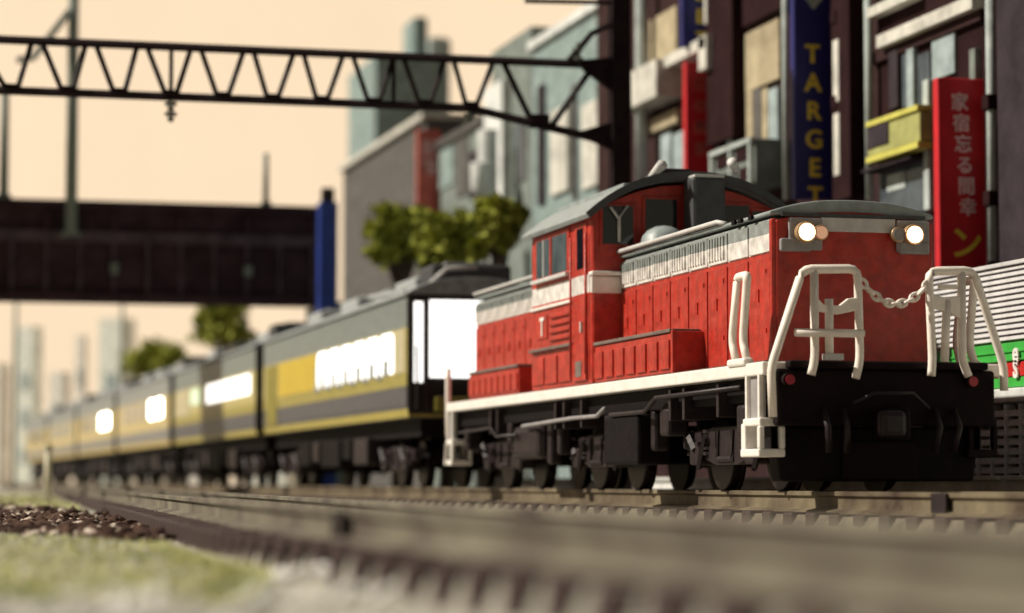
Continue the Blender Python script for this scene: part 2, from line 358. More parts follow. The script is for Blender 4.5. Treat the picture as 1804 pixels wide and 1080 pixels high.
MB().tube([(x, y, -.5), (x, y, .95)], .10, 8, .085).build('shaft', M['post'], t, 0, True)
MB().disc((x, y, 1.0), 'z', .12, .12, 10).build('cap', M['post'], t)

# ------------------------------------------------------------------ the red locomotive
XF, XR = -29.25, -46.5; YN, YB = LY - 1.6, LY + 1.6
L = thing('locomotive', (-38, LY, 0), 'red and white centre cab diesel locomotive with two lit headlights, hauling the coaches', 'locomotive')
fr = MB().box(XR, XF, YN, YB, 1.42, 1.585).build('running_board', M['whitep'], L, .02)
MB().box(XR + .05, XF - .05, YN + .05, YB - .05, 1.586, 1.60).build('deck', M['walk'], fr)
MB().box(XR + .1, XF - .1, YN + .18, YB - .18, 1.12, 1.42).build('main_frame', M['under'], L, .02)
HW = 1.08
def arch(hw, z0, zc, ze, n=10, rc=.0):      # closed profile: vertical sides to ze, arched to zc at the centre
    p = [(LY - hw, z0), (LY + hw, z0)]
    for i in range(n + 1):
        a = 1 - 2 * i / n; p.append((LY + hw * a, ze + (zc - ze) * (1 - abs(a) ** 2.4)))
    return p
def hood(x0, x1, front):
    h = MB().prismX(arch(HW, 1.59, 3.50, 3.47), x0, x1).build('long_hood' if front else 'short_hood', M['hood'], L, .03)
    rf = MB().prismX(arch(HW + .045, 3.505, 3.72, 3.55, 14), x0 - .02 if not front else x0, x1 + .05).build('hood_roof', M['greyroof'], h, .03)
    # inspection doors along both flanks, louvres above them
    n = max(3, round((x1 - x0) / .78)); w = (x1 - x0) / n
    for side, ys in ((-1, LY - HW), (1, LY + HW)):
        dr = None
        for i in range(n):
            a = x0 + w * i
            if dr is None:
                dr = MB().box(a + .03, a + w - .03, ys - .026, ys + .026, 1.66, 2.98).build('access_door', M['hood'], h, .008); a0 = a
                MB().box(a + w * .5 - .012, a + w * .5 + .012, ys + side * .026, ys + side * .045, 2.42, 2.58).build('handle', M['red'], dr)
                MB().box(a + w * .78, a + w * .78 + .05, ys + side * .026, ys + side * .04, 2.78, 2.83).build('hinge', M['red'], dr)
                MB().box(a + w * .78, a + w * .78 + .05, ys + side * .026, ys + side * .04, 2.02, 2.07).build('hinge', M['red'], dr)
            else:
                c = copy_tree(dr, h); c.location = (a - a0, 0, 0)
        # upper panels with louvre slats
        up = None
        for i in range(n):
            a = x0 + w * i; skip = front and i >= n - 2
            if up is None:
                up = MB().box(a + .03, a + w - .03, ys - .022, ys + .022, 3.045, 3.43).build('grille_panel', M['hood'], h, .006); a1 = a
                sb = MB()
                for k in range(6): sb.box(a + .07 + (w - .14) * k / 6, a + .07 + (w - .14) * (k + .55) / 6, ys + side * .022, ys + side * .045, 3.10, 3.40)
                sb.build('louvre', M['hood'], up, 0)
            elif skip:
                c = up.copy(); COL.objects.link(c); c.location = (a - a1, 0, 0)
            else:
                c = copy_tree(up, h); c.location = (a - a1, 0, 0)
    return h, rf
h1, rf1 = hood(-36.85, -30.3, True)
h2, rf2 = hood(-46.2, -40.3, False)
# side rail tube on the hood roof edges
MB().tube([(-36.8, LY - HW - .07, 3.60), (-32.2, LY - HW - .07, 3.60), (-32.0, LY - HW - .02, 3.56)], .035, 6).build('roof_edge_pipe', M['lightgrey'], rf1, 0, True)
for x in (-31.6, -31.35, -30.95): MB().box(x, x + .12, LY - HW - .085, LY - HW - .05, 3.50, 3.56).build('roof_clip', M['under'], rf1)
MB().tube([(-46.1, LY - HW - .07, 3.62), (-41, LY - HW - .07, 3.62)], .03, 6).build('roof_edge_pipe', M['lightgrey'], rf2, 0, True)
# front face of the long hood
ff = MB().prismX(arch(HW - .03, 1.60, 3.56, 3.44), -30.3, -30.215).build('hood_front', M['redface'], L, .02)
MB().box(-30.215, -30.185, LY - HW + .1, LY + HW - .1, 3.485, 3.53).build('painted_shade_strip', M['darkroof'], ff)  # dark strip painted in as shade under the roof edge
for s in (-1, 1):
    MB().box(-30.34, -30.235, LY + s * (HW - .02) - .05, LY + s * (HW - .02) + .05, 1.62, 3.46).build('corner_strip', M['red'], ff, .03)
MB().box(-30.215, -30.17, LY - .46, LY + .56, 3.30, 3.48).build('number_panel', M['lightgrey'], ff, .01)
for s, yc in ((-1, 11.60), (1, 13.07)):
    # stepped grey surround, lamp in it
    y0, y1 = (LY - HW + .06, LY - .60) if s < 0 else (LY + .60, LY + HW - .06)
    MB().box(-30.215, -30.13, min(y0, y1), max(y0, y1), 3.03, 3.20).build('lamp_surround', M['greybox'], ff, .03)
    MB().box(-30.215, -30.15, yc - .20, yc + .26, 3.05, 3.47).build('lamp_bezel', M['greybox'], ff, .03)
    hl = MB().disc((-30.10, yc, 3.275), 'x', .135, .12, 24).build('headlight', M['chrome'], ff, .01)
    MB().disc((-30.045, yc, 3.275), 'x', .105, .03, 24).build('lens', M['lamp'], hl)
    hl = MB().disc((-30.12, yc + (.21 if s < 0 else -.2), 3.275), 'x', .10, .08, 20).build('marker_light', M['chrome'], ff, .01)
    MB().disc((-30.075, yc + (.21 if s < 0 else -.2), 3.275), 'x', .08, .02, 20).build('lens', M['lampd'] if s < 0 else M['greybox'], hl)
# rear face details
MB().box(-46.23, -46.2, LY - .95, LY + .95, 1.7, 3.4).build('hood_rear', M['redface'], L, .02)

# battery boxes along the deck
def boxes(x0, x1, z1, n, nm='battery_box'):
    for side in (-1, 1):
        y0, y1 = (YN + .06, LY - HW - .03) if side < 0 else (LY + HW + .03, YB - .06)
        bb = MB().box(x0, x1, y0, y1, 1.602, z1).build(nm, M['red'], L, .02)
        MB().box(x0 + .01, x1 - .01, y0 - .03, y1 - .01, z1, z1 + .05).build('lid', M['walk'], bb, .01)
        w = (x1 - x0) / n; d0 = None; yo = y0 if side < 0 else y1
        for i in range(n):
            a = x0 + w * i
            if d0 is None:
                d0 = MB().box(a + w * .12, a + w * .88, yo - .03, yo + .03, 1.66, z1 - .10).build('box_door', M['red'], bb, .01)
            else:
                c = again(d0, (w * i, 0, 0))
boxes(-36.75, -33.0, 2.16, 7)
boxes(-44.85, -41.3, 2.05, 8)
# the high front box with its dark end
for side in (-1, 1):
    y0, y1 = (YN + .04, LY - HW + .0) if side < 0 else (LY + HW, YB - .04)
    MB().box(-32.99, -32.9, y0, y1, 1.602, 2.17).build('box_end', M['redface'], L, .01)
    MB().box(-32.95, -32.88, y0 - .01, y0 + .03, 1.60, 2.19).build('box_edge', M['red'], L, .01)

# cab
CX0, CX1 = -40.35, -36.83
cabm = MB().prismX([(YN + .04, 1.6), (YB - .04, 1.6), (YB - .04, 4.16)] + [(LY + 1.56 * a, 4.16 + .52 * (1 - abs(a) ** 2.1)) for a in (.8, .55, .3, 0, -.3, -.55, -.8)] + [(YN + .04, 4.16)], CX0, CX1)
cab = cabm.build('cab', M['cab'], L, .02)
FP = [(LY + 1.545 * a, 4.20 + .46 * (1 - abs(a) ** 2.1)) for a in (1, .8, .55, .3, 0, -.3, -.55, -.8, -1)]
MB().prismX([(YN + .06, 3.30), (YB - .06, 3.30)] + FP, CX1, CX1 + .03).build('cab_front_wall', M['redface'], cab)
MB().prismX([(YN + .06, 1.62), (YB - .06, 1.62), (YB - .06, 2.97), (YN + .06, 2.97)], CX1, CX1 + .03).build('cab_front_wall', M['redface'], cab)
prof = []
outer = [(LY + 1.70 * a, 4.16 + .66 * (1 - abs(a) ** 2.3)) for a in [1 - i / 10 for i in range(21)]]
inner = [(LY + 1.66 * a, 4.09 + .62 * (1 - abs(a) ** 2.3)) for a in [-1 + i / 10 for i in range(21)]]
MB().prismX(outer + inner, CX0 - .22, CX1 + .22).build('cab_roof', M['greyroof'], cab, .012, False)
outer2 = [(LY + 1.72 * a, 4.17 + .67 * (1 - abs(a) ** 2.3)) for a in [1 - i / 10 for i in range(21)]]
MB().prismX(outer2 + inner, CX1 + .221, CX1 + .29).build('roof_brim', M['darkroof'], cab)
for p in (.2, .6):
    pass
# ribs and fittings on the roof
for a in (-.62, -.3, .3, .62):
    z = 4.17 + .67 * (1 - abs(a) ** 2.3)
    MB().box(CX0 - .1, CX1 + .1, LY + 1.7 * a - .03, LY + 1.7 * a + .03, z - .05, z + .035).build('roof_rib', M['greyroof'], cab, .01)
MB().box(CX1 - .6, CX1 + .1, LY - .52, LY + .0, 4.80, 4.90).build('roof_hatch', M['under2'], cab, .02)
for yh, s in ((LY - .55, 1), (LY + .78, -1)):
    hn = MB().tube([(CX1 + .05, yh, 4.80), (CX1 + .30, yh + .12 * s, 4.86), (CX1 + .62, yh + .3 * s, 4.95)] if s < 0 else [(CX1 + .1, yh - .1, 4.76), (CX1 + .4, yh, 4.92)], .045, 8, .085).build('air_horn', M['lightgrey'], cab, 0, True)
# cab side: window, door, stripe rail, louvres
ys = YN + .04
wf = MB().box(-40.05, -38.02, ys - .03, ys + .02, 3.34, 4.10).build('side_window', M['red'], cab, .02)
gl = MB()
MB().box(-39.95, -39.08, ys - .036, ys - .03, 3.42, 4.02).build('pane', M['glassl'], wf)
MB().box(-38.98, -38.12, ys - .036, ys - .03, 3.42, 4.02).build('pane', M['glassl'], wf)
MB().box(-39.07, -38.99, ys - .055, ys - .03, 3.40, 4.04).build('mullion', M['red'], wf, .01)
MB().box(-39.50, -39.46, ys - .05, ys - .036, 3.42, 4.02).build('glazing_bar', M['lightgrey'], wf)
MB().box(-40.1, -37.98, ys - .10, ys - .03, 3.33, 3.39).build('sill', M['lightgrey'], wf, .01)
dr = MB().box(-37.72, -37.05, ys - .022, ys + .02, 1.66, 4.08).build('cab_door', M['cab'], cab, .015)
MB().box(-37.55, -37.22, ys - .03, ys - .022, 3.38, 4.0).build('door_window', M['glass'], dr)
MB().box(-37.30, -37.25, ys - .06, ys - .022, 2.4, 2.56).build('handle', M['lightgrey'], dr)
for x in (-37.80, -36.97):
    MB().tube([(x, ys - .06, 1.75), (x, ys - .06, 3.9)], .02, 6).build('grab_pole', M['red'], cab, 0, True)
MB().box(CX0 + .02, -37.85, ys - .07, ys, 2.22, 2.27).build('ledge', M['walk'], cab, .01)
MB().box(CX0 + .05, -37.9, ys - .04, ys, 2.90, 2.95).build('stripe_trim', M['whitep'], cab, .01)
lv = None
for k in range(4):
    if lv is None: lv = MB().box(-39.15, -37.95, ys - .045, ys, 2.36, 2.43).build('louvre', M['red'], cab, .015)
    else: again(lv, (0, 0, .12 * k))
for i, a in enumerate([-40.25, -39.45, -38.65]):
    MB().box(a, a + .7, ys - .03, ys, 1.68, 2.12).build('lower_panel', M['red'], cab, .012)
fpn = MB().box(-37.78, -37.04, ys - .045, ys - .02, 1.66, 2.24).build('step_panel', M['red'], cab, .012)
MB().box(-37.58, -37.24, ys - .052, ys - .045, 1.72, 1.96).build('foot_hole', M['walk'], fpn)
pl = MB().box(-39.95, -39.35, ys - .02, ys, 2.42, 2.80).build('number_plate', M['red'], cab, .01)
tx = text('T', 'lettering', M['whitep'], .42, L, (-39.62, ys - .03, 2.60), (R(90), 0, 0), .006, bold=.02)
# window panes of the cab front above the hood, mirror, horn dome, exhaust stack
def fw(y0, y1, z0, z1, nm='front_window'):
    w = MB().box(CX1 + .03, CX1 + .06, y0 - .05, y1 + .05, z0 - .05, z1 + .05).build(nm, M['redface'], cab, .015)
    MB().box(CX1 + .06, CX1 + .068, y0, y1, z0, z1).build('pane', M['glass'], w); return w
w1 = fw(LY - 1.40, LY - .92, 3.72, 4.30)
fw(LY - .72, LY - .22, 3.80, 4.42); fw(LY + .45, LY + .95, 3.80, 4.36); fw(LY + 1.0, LY + 1.4, 3.72, 4.28)
MB().tube([(CX1 + .10, LY - 1.15, 3.75), (CX1 + .11, LY - 1.16, 4.12), (CX1 + .12, LY - 1.02, 4.30)], .028, 6).tube([(CX1 + .11, LY - 1.16, 4.10), (CX1 + .12, LY - 1.30, 4.28)], .022, 6).build('wiper', M['lightgrey'], w1, 0, True)
MB().prismX([(YN + .01, 3.24), (LY - HW - .02, 3.24), (LY - HW - .02, 3.30), (YN + .01, 3.30)], CX1 - .1, CX1 + .12).build('front_ledge', M['whitep'], cab, .02)
MB().prismX([(YN + .03, 2.97), (LY - HW - .02, 2.97), (LY - HW - .02, 3.22), (YN + .03, 3.22)], CX1, CX1 + .035).build('front_stripe', M['whitep'], cab, .01)
b = MB(); segs = 10
dome = []
for i in range(5):
    a = i / 4 * math.pi / 2; dome.append((math.cos(a) * .36, math.sin(a) * .26))
vs = [(-36.2 + r_ * math.cos(t_), LY - .62 + r_ * math.sin(t_) * .95, 3.70 + h_) for r_, h_ in dome for t_ in [2 * math.pi * k / segs for k in range(segs)]]
fs = [(i * segs + k, i * segs + (k + 1) % segs, (i + 1) * segs + (k + 1) % segs, (i + 1) * segs + k) for i in range(4) for k in range(segs)]
MB().add(vs, fs).build('fan_dome', M['greyroof'], h1, 0, True)
MB().box(-36.72, -36.25, LY - .14, LY + .40, 3.6, 4.74).build('exhaust_stack', M['darkroof'], h1, .06)
MB().box(-36.70, -36.24, LY - .11, LY + .37, 4.72, 4.76).build('stack_rim', M['lightgrey'], h1, .01)

# buffer beam, snow plough, coupler, taillights
bbm = MB().box(XF - .12, XF + .06, YN + .16, YB - .14, .80, 1.50).build('buffer_beam', M['beam'], L, .04)
MB().box(XF - .6, XF + .14, LY - 1.30, LY + 1.34, 1.50, 1.60).build('front_platform', M['beam'], L, .03)
for y in (LY - 1.30, LY + 1.12):
    tl = MB().disc((XF + .10, y, 1.36), 'x', .085, .10, 16).build('tail_lamp', M['beam'], bbm)
    MB().disc((XF + .155, y, 1.36), 'x', .062, .02, 16).build('lens', M['tail'], tl)
cp = MB().box(XF + .05, XF + .34, LY - .20, LY + .22, .62, 1.02).build('coupler', M['under'], L, .06)
MB().box(XF + .34, XF + .60, LY - .28, LY + .05, .66, .98).build('knuckle', M['under2'], cp, .07)
MB().tube([(XF + .2, LY - .5, 1.08), (XF + .3, LY - .25, 1.2), (XF + .3, LY + .25, 1.2), (XF + .2, LY + .5, 1.02)], .025, 6).build('uncoupling_bar', M['under2'], cp, 0, True)
for y in (-.85, -.6, .62, .88):
    MB().tube([(XF + .10, LY + y, 1.0), (XF + .26, LY + y, .78), (XF + .16, LY + y * .95, .48)], .045, 8).build('brake_hose', M['under2'], L, 0, True)
MB().prismX([(LY - 1.30, .12), (LY + 1.28, .12), (LY + 1.36, .80), (LY - 1.38, .80)], XF - .55, XF - .20).build('snow_plough', M['under'], L, .04)
MB().box(XF - .2, XF - .15, LY - .5, LY + .5, .14, .62).build('plough_plate', M['beam'], L, .02)
# front end rails
T = .056
xg = XF + .19
def rail_tube(pts, name='handrail', r=T, m='cream'): return MB().tube(pts, r, 8).build(name, M[m], L, 0, True)
def bend(pts, k=.12):
    out = [Vector(pts[0])]
    for a, b_, c in zip(pts[:-2], pts[1:-1], pts[2:]):
        a, b_, c = Vector(a), Vector(b_), Vector(c)
        p = b_ + (a - b_).normalized() * k; q = b_ + (c - b_).normalized() * k
        for t in (0, .33, .66, 1): out.append((1 - t) ** 2 * p + 2 * t * (1 - t) * b_ + t * t * q)
    out.append(Vector(pts[-1])); return out
rail_tube(bend([(xg, 10.76, .9), (xg, 10.74, 1.50), (xg, 11.16, 2.71), (xg, 11.88, 2.73), (xg, 11.90, 1.60), (xg, 11.84, 1.38)]))
rail_tube(bend([(xg, 11.31, 2.71), (xg, 11.31, 1.60), (xg, 11.26, 1.42)]))
rail_tube([(xg + .05, 11.04, 1.93), (xg + .05, 11.93, 1.93)], r=.05)
rail_tube([(xg, 11.50, 2.35), (xg, 11.50, 1.60)])
MB().prismX([(11.32, 2.20), (11.60, 2.16), (11.88, 2.22), (11.88, 2.38), (11.74, 2.36), (11.62, 2.27), (11.42, 2.28), (11.34, 2.36)], xg - .03, xg + .04).build('rail_plate', M['cream'], L, .015)
MB().box(xg - .05, xg + .08, 11.42, 11.66, 1.60, 1.68).build('rail_foot', M['lightgrey'], L, .01)
rail_tube(bend([(xg, 12.84, 1.42), (xg, 12.86, 1.6), (xg, 12.82, 2.72), (xg, 13.42, 2.74), (xg - .05, 13.84, 1.56), (xg - .05, 13.84, 1.25)]))
rail_tube(bend([(xg, 13.26, 2.72), (xg, 13.26, 1.60), (xg, 13.34, 1.42)]))
rail_tube([(xg, 13.06, 2.36), (xg, 13.02, 1.60)])
MB().prismX([(12.86, 2.26), (13.10, 2.20), (13.26, 2.12), (13.26, 2.42), (13.0, 2.40), (12.86, 2.44)], xg - .03, xg + .04).build('rail_plate', M['cream'], L, .015)
MB().box(xg - .03, xg + .03, 12.95, 13.2, 2.50, 2.56).build('rail_clip', M['cream'], L, .01)
# chain
ch = bpy.data.objects.new('chain', None); COL.objects.link(ch); ch.parent = L
def cat(u):
    y = 11.90 + (12.83 - 11.90) * u; return Vector((xg + .02, y, 2.60 - .30 * (1 - (2 * u - 1) ** 2)))
nl = 11
for k in range(nl):
    a, c = cat(k / nl), cat((k + 1) / nl); d = (c - a); mid = (a + c) / 2; d.normalize(); nrm = Vector((1, 0, 0)) if k % 2 else d.cross(Vector((1, 0, 0)))
    pts = [mid + d * .068 * math.cos(t) + nrm * .042 * math.sin(t) for t in [2 * math.pi * i / 10 for i in range(11)]]
    MB().tube(pts, .023, 6, cap=False).build('link', M['cream'], ch, 0, True)
# side grab rail (narrow loop) on both flanks
for y in (YN + .06, YB - .06):
    rail_tube(bend([(-30.36, y, 1.60), (-30.50, y, 1.86), (-30.50, y, 2.0), (-30.30, y, 2.70), (-29.94, y, 2.70), (-30.10, y, 1.98), (-30.10, y, 1.84), (-29.95, y, 1.60)], .06), 'grab_loop')
    MB().box(-30.5, -29.85, y - .09, y + .05, 1.56, 1.66).build('rail_foot', M['whitep'], L, .03)
# corner steps
def steps(xa, xb, y0, y1, m='whitep'):
    st = MB().box(xa, xb, y0, y0 + .03, .86, 1.44).build('corner_step', M['greybox'], L, .01)
    for x in (xa, xb - .07): MB().box(x, x + .07, y0 - .05, y0 + .04, .80, 1.46).build('step_side', M[m], st, .015)
    MB().box(xa - .06, xb + .04, y0 - .06, y1, .80, .90).build('tread', M[m], st, .02)
    MB().box(xa - .10, xb + .06, y0 - .08, y1, .42, .52).build('tread', M[m], st, .02)
    MB().box(xa - .10, xa + .06, y0 - .07, y1, .48, .84).build('step_side', M[m], st, .02)
    MB().box(xb - .04, xb + .06, y0 - .07, y0 + .0, .52, .80).build('step_side', M[m], st, .02)
    MB().box(xb - .04, xb + .06, y1 - .07, y1, .52, .80).build('step_side', M[m], st, .02)
    MB().box(xa, xb, y0 + .10, y0 + .12, .5, .86).build('step_back', M['under'], st)
steps(-29.90, -29.38, YN + .05, YN + .32); steps(-29.90, -29.38, YB - .38, YB - .05, 'beam')
steps(XR + .05, XR + .50, YN + .05, YN + .38); steps(XR + .05, XR + .50, YB - .38, YB - .05)
for y in (YN + .04, YB - .04):
    rail_tube(bend([(XR + .02, y, .95), (XR + .02, y, 1.9), (XR + .02, y, 2.25)]))
MB().box(XR - .02, XR + .14, YN + .2, YB - .2, .80, 1.42).build('buffer_beam', M['beam'], L, .04)
MB().box(XR - .52, XR, LY - .16, LY + .16, .66, .98).build('coupler', M['under'], L, .05)

# bogies
def bogie(cx, fam=1.15, parent=L, small=False, zc=.50, wr=.50):
    y0 = LY - .98
    bg_ = MB().box(cx - fam - .62, cx + fam + .62, LY - .55, LY + .55, .40, .80).build('bogie', M['under'], parent, .03)
    for s in (-1, 1):
        yy = LY + s * 1.0
        MB().prismY([(cx - fam - .70, .78), (cx - fam - .70, .58), (cx - fam - .2, .50), (cx - .45, .34), (cx + .45, .34), (cx + fam + .2, .50), (cx + fam + .70, .58), (cx + fam + .70, .78), (cx + .5, .86), (cx - .5, .86)], yy - .08, yy + .08).build('side_frame', M['under2'], bg_, .02)
        for w in (-1, 1):
            wx = cx + w * fam
            wh = MB().disc((wx, LY + s * .68, zc), 'y', wr, .14, 28).build('wheel', M['wheel'], bg_, .02)
            MB().disc((wx, LY + s * .60, zc), 'y', wr + .06, .04, 28).build('flange', M['wheel'], wh)
            MB().box(wx - .20, wx + .20, yy - .16 + (0 if s < 0 else .0), yy + .16, .34, .66).build('axle_box', M['under2'], bg_, .04)
            for q in (-.34, .34):
                sp = MB()
                for t in range(5): sp.disc((wx + q, yy + s * .04, .50 + .075 * t), 'z', .10, .045, 10)
                sp.build('spring', M['under2'], bg_)
            MB().beam((wx - .36, yy + s * .14, .82), (wx + .05, yy + s * .16, .55), .07).build('brake_rod', M['under2'], bg_)
            MB().beam((wx + .10, yy + s * .12, .30), (wx + .42, yy + s * .14, .72), .06).build('brake_rod', M['under2'], bg_)
            MB().box(wx + .50 * w - .07, wx + .50 * w + .07, LY + s * .62, LY + s * .74, .28, .72).build('brake_block', M['under'], bg_, .02)
        MB().tube([(cx - .30, yy + s * .08, .80), (cx - .30, yy + s * .08, .42), (cx + .3, yy + s * .08, .42), (cx + .3, yy + s * .08, .80)], .05, 6).build('swing_link', M['under2'], bg_)
    for w in (-1, 1): MB().disc((cx + w * fam, LY, zc), 'y', .09, 1.6, 10).build('axle', M['wheel'], bg_)
    return bg_
for c in (-32.1, -38.2, -44.0): bogie(c, 1.12 if c != -38.2 else 1.0)
# tanks and gear between the bogies
for s in (-1, 1):
    y = LY + s * 1.28
    def gear(nm, x0, x1, z0, z1, d=.22, m='under2', bev=.05): return MB().box(x0, x1, y - d, y + d, z0, z1).build(nm, M[m], L, bev)
    gear('fuel_tank', -36.3, -34.6, .36, 1.08, .26, 'under'); gear('air_reservoir', -42.0, -40.3, .50, 1.06, .2, 'under2', .12)
    gear('sand_box', -33.9, -33.5, .75, 1.15, .16); gear('sand_box', -30.75, -30.45, .70, 1.1, .14); gear('sand_box', -42.6, -42.3, .75, 1.15, .14); gear('sand_box', -45.8, -45.5, .7, 1.1, .14)
    gear('hanger', -40.1, -39.85, .40, 1.14, .1); gear('hanger', -39.5, -39.3, .55, 1.3, .1); gear('hanger', -36.75, -36.55, .5, 1.14, .12); gear('hanger', -34.45, -34.25, .55, 1.14, .12)
    yo = y + s * .27
    MB().tube([(-41.0, yo, 1.04), (-38.0, yo, 1.10), (-36.6, yo, 1.10), (-36.2, yo, 1.20)], .035, 6).build('pipe', M['greybox'], L, 0, True)
    MB().tube([(-35.9, yo, 1.10), (-34.2, yo, 1.10), (-33.7, yo, 1.28), (-30.2, yo, 1.30)], .035, 6).build('pipe', M['under2'], L, 0, True)
    MB().tube([(-45.6, yo, 1.02), (-43.2, yo, 1.06), (-42.8, yo, .9), (-41.4, yo, .9)], .03, 6).build('pipe', M['under2'], L, 0, True)
    for x in (-43.4, -42.9, -39.1, -38.6, -37.6, -33.2, -31.2, -32.6): gear('bracket', x, x + .10, .95, 1.38, .25, 'under2', .01)

# ------------------------------------------------------------------ coaches
PITCH = 20.4; CL = 18.9; GC = 'coaches behind the locomotive'
def coach(xf, idx, label):
    c = thing('passenger_coach', (xf - CL / 2, LY, 0), label, 'coach', GC)
    xr = xf - CL; y0, y1 = LY - 1.45, LY + 1.45; pale = idx >= 2
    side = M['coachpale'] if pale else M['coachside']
    body = MB().prismX([(y0 + .05, 1.42), (y1 - .05, 1.42), (y1, 1.7), (y1, 3.86), (y1 - .06, 3.97), (y0 + .06, 3.97), (y0, 3.86), (y0, 1.7)], xr, xf).build('body', side, c, .02)
    rp = [(LY + 1.47, 3.95)] + [(LY + 1.47 * a, 3.97 + .36 * (1 - abs(a) ** 2.6)) for a in (.97, .85, .65, .4, .15, -.15, -.4, -.65, -.85, -.97)] + [(LY - 1.47, 3.95)]
    roof = MB().prismX(rp, xr - .03, xf + .03).build('roof', M['coachroof'], c, .015)
    for s in (-1, 1): MB().box(xr, xf, LY + s * 1.47 - .03, LY + s * 1.47 + .03, 3.93, 3.985).build('gutter', M['roofbox'], roof, .01)
    # roof units
    for u0, u1, hw, hh in [(.3, 1.5, .85, .28), (3.0, 5.2, .62, .24), (6.9, 8.2, .5, .22), (9.6, 11.8, .62, .26), (14.6, 16.6, .62, .26)]:
        un = MB().box(xf - u1, xf - u0, LY - hw, LY + hw, 4.24, 4.34 + hh).build('roof_unit', M['roofbox'] if u0 > 1 else M['darkroof'], roof, .07)
        MB().box(xf - u1 + .2, xf - u0 - .2, LY - hw * .6, LY + hw * .6, 4.34 + hh, 4.40 + hh).build('fan_cover', M['coachroof'], un, .02)
    if idx == 0:
        MB().tube([(xf - .25, LY - .9, 4.2), (xf - .25, LY - .55, 4.52), (xf - .25, LY + .1, 4.56)], .05, 6).build('roof_pipe', M['lightgrey'], roof, 0, True)
        MB().tube([(xf - 1.8, LY - 1.1, 4.15), (xf - 5.6, LY - 1.1, 4.28)], .06, 6).build('roof_pipe', M['roofbox'], roof, 0, True)
    # side windows and panels, both sides
    for s, y in ((-1, y0), (1, y1)):
        def pan(nm, a, b_, z0, z1, m, pr=.015, par=body): return MB().box(xf - b_, xf - a, y - pr, y + pr, z0, z1).build(nm, m, par, .006)
        if idx == 0:
            w0 = None
            for k in range(6):
                a = 1.25 + k * 1.53
                if w0 is None:
                    x0_, x1_ = xf - a - 1.42, xf - a; q_ = .26
                    pr_ = [(x0_ + .06, 2.38), (x1_ - .06, 2.38), (x1_, 2.44)] + [(x1_ - q_ + q_ * math.cos(t), 3.24 - q_ + q_ * math.sin(t)) for t in (0, .4, .8, 1.2, 1.57)] + [(x0_ + q_ + q_ * math.cos(t), 3.24 - q_ + q_ * math.sin(t)) for t in (1.57, 1.97, 2.37, 2.77, 3.14)] + [(x0_, 2.44)]
                    w0 = MB().prismY(pr_, y - .02, y + .02).build('window', M['litwin'], body)
                    MB().prismY([(xf - a - 1.72, 2.30), (xf - a - 1.22, 2.30), (xf - a - 1.40, 2.55), (xf - a - 1.42, 2.9), (xf - a - 1.53, 2.9), (xf - a - 1.56, 2.55)], y - .04, y + .04).build('post', M['blind'], w0)
                    MB().box(xf - a - 1.05, xf - a - .45, y - .03, y + .03, 2.36, 2.70).build('seat_back', M['blind'], w0, .02)
                else:
                    q = copy_tree(w0, body); q.location = (-k * 1.53, 0, 0)
            pan('yellow_panel', 10.6, 16.2, 2.36, 3.24, M['yellow'], .018); pan('olive_door', 16.5, 18.3, 1.62, 3.24, M['olive'], .018)
            pan('cream_panel', .12, 1.12, 2.36, 3.24, M['creamp'], .018)
        elif idx == 1:
            w0 = None
            for k in range(5):
                a = .9 + k * 1.9
                if w0 is None: w0 = pan('window', a, a + 1.7, 2.62, 3.20, M['litwin'], .02)
                else: again(w0, (-k * 1.9, 0, 0))
            pan('green_panel', 12.0, 14.2, 2.66, 3.2, M['green'], .018); pan('cream_panel', 14.6, 18.4, 2.36, 3.24, M['creamp'], .018)
        else:
            w0 = None
            for k in range(6):
                a = 2.2 + k * 2.5
                m = M['litfar'] if (k in (0, 1) and idx in (2, 3)) else M['glassl']
                if m is M['glassl'] and w0 is not None: again(w0, (-(k - k0) * 2.5, 0, 0))
                else:
                    wv = pan('window', a, a + 1.5, 2.5, 3.2, m, .02)
                    if m is M['glassl']: w0 = wv; k0 = k
    # front end
    e = MB().box(xf, xf + .04, LY - 1.42, LY + 1.42, 1.5, 3.95).build('end_wall', M['gangway'], c, .01)
    if idx == 0:
        MB().box(xf + .04, xf + .06, LY - 1.30, LY - 1.12, 2.15, 3.80).build('end_window', M['litend'], e)
        MB().box(xf + .04, xf + .07, LY - .98, LY + 1.0, 2.25, 3.84).build('end_window', M['litend'], e, .01, label='large brightly lit end window')
        MB().box(xf + .04, xf + .12, LY - 1.09, LY - 1.01, 1.6, 3.9).build('post', M['under2'], e)
        MB().box(xf + .04, xf + .3, LY - .9, LY + .9, 1.55, 1.85).build('end_skirt', M['olive'], e, .03)
        for z in (2.0, 2.05): pass
        MB().tube([(xf + .1, LY - 1.25, 2.9), (xf + .14, LY - 1.25, 2.2), (xf + .1, LY - 1.25, 1.6)], .03, 6).build('hand_grip', M['under2'], e)
    else:
        MB().box(xf + .04, xf + .9, LY - .5, LY + .5, 1.6, 3.6).build('gangway', M['gangway'], e, .05)
    # underside
    MB().box(xr + .2, xf - .2, LY - 1.1, LY + 1.1, 1.05, 1.42).build('underframe', M['under'], c)
    bogie(xf - 2.7, 1.05, c); bogie(xr + 2.7, 1.05, c)
    for (u0, u1, z0) in [(5.0, 6.6, .50), (7.0, 8.0, .62), (8.4, 10.8, .46), (11.2, 12.0, .6), (12.4, 14.0, .52)]:
        MB().box(xf - u1, xf - u0, LY - 1.28, LY + 1.28, z0, 1.10).build('equipment_box', M['under2'] if u0 in (5.0, 11.2) else M['under'], c, .05)
    MB().box(xf - .1, xf + .72, LY - .12, LY + .12, .72, .98).build('coupler', M['under2'], c, .03)
    return c
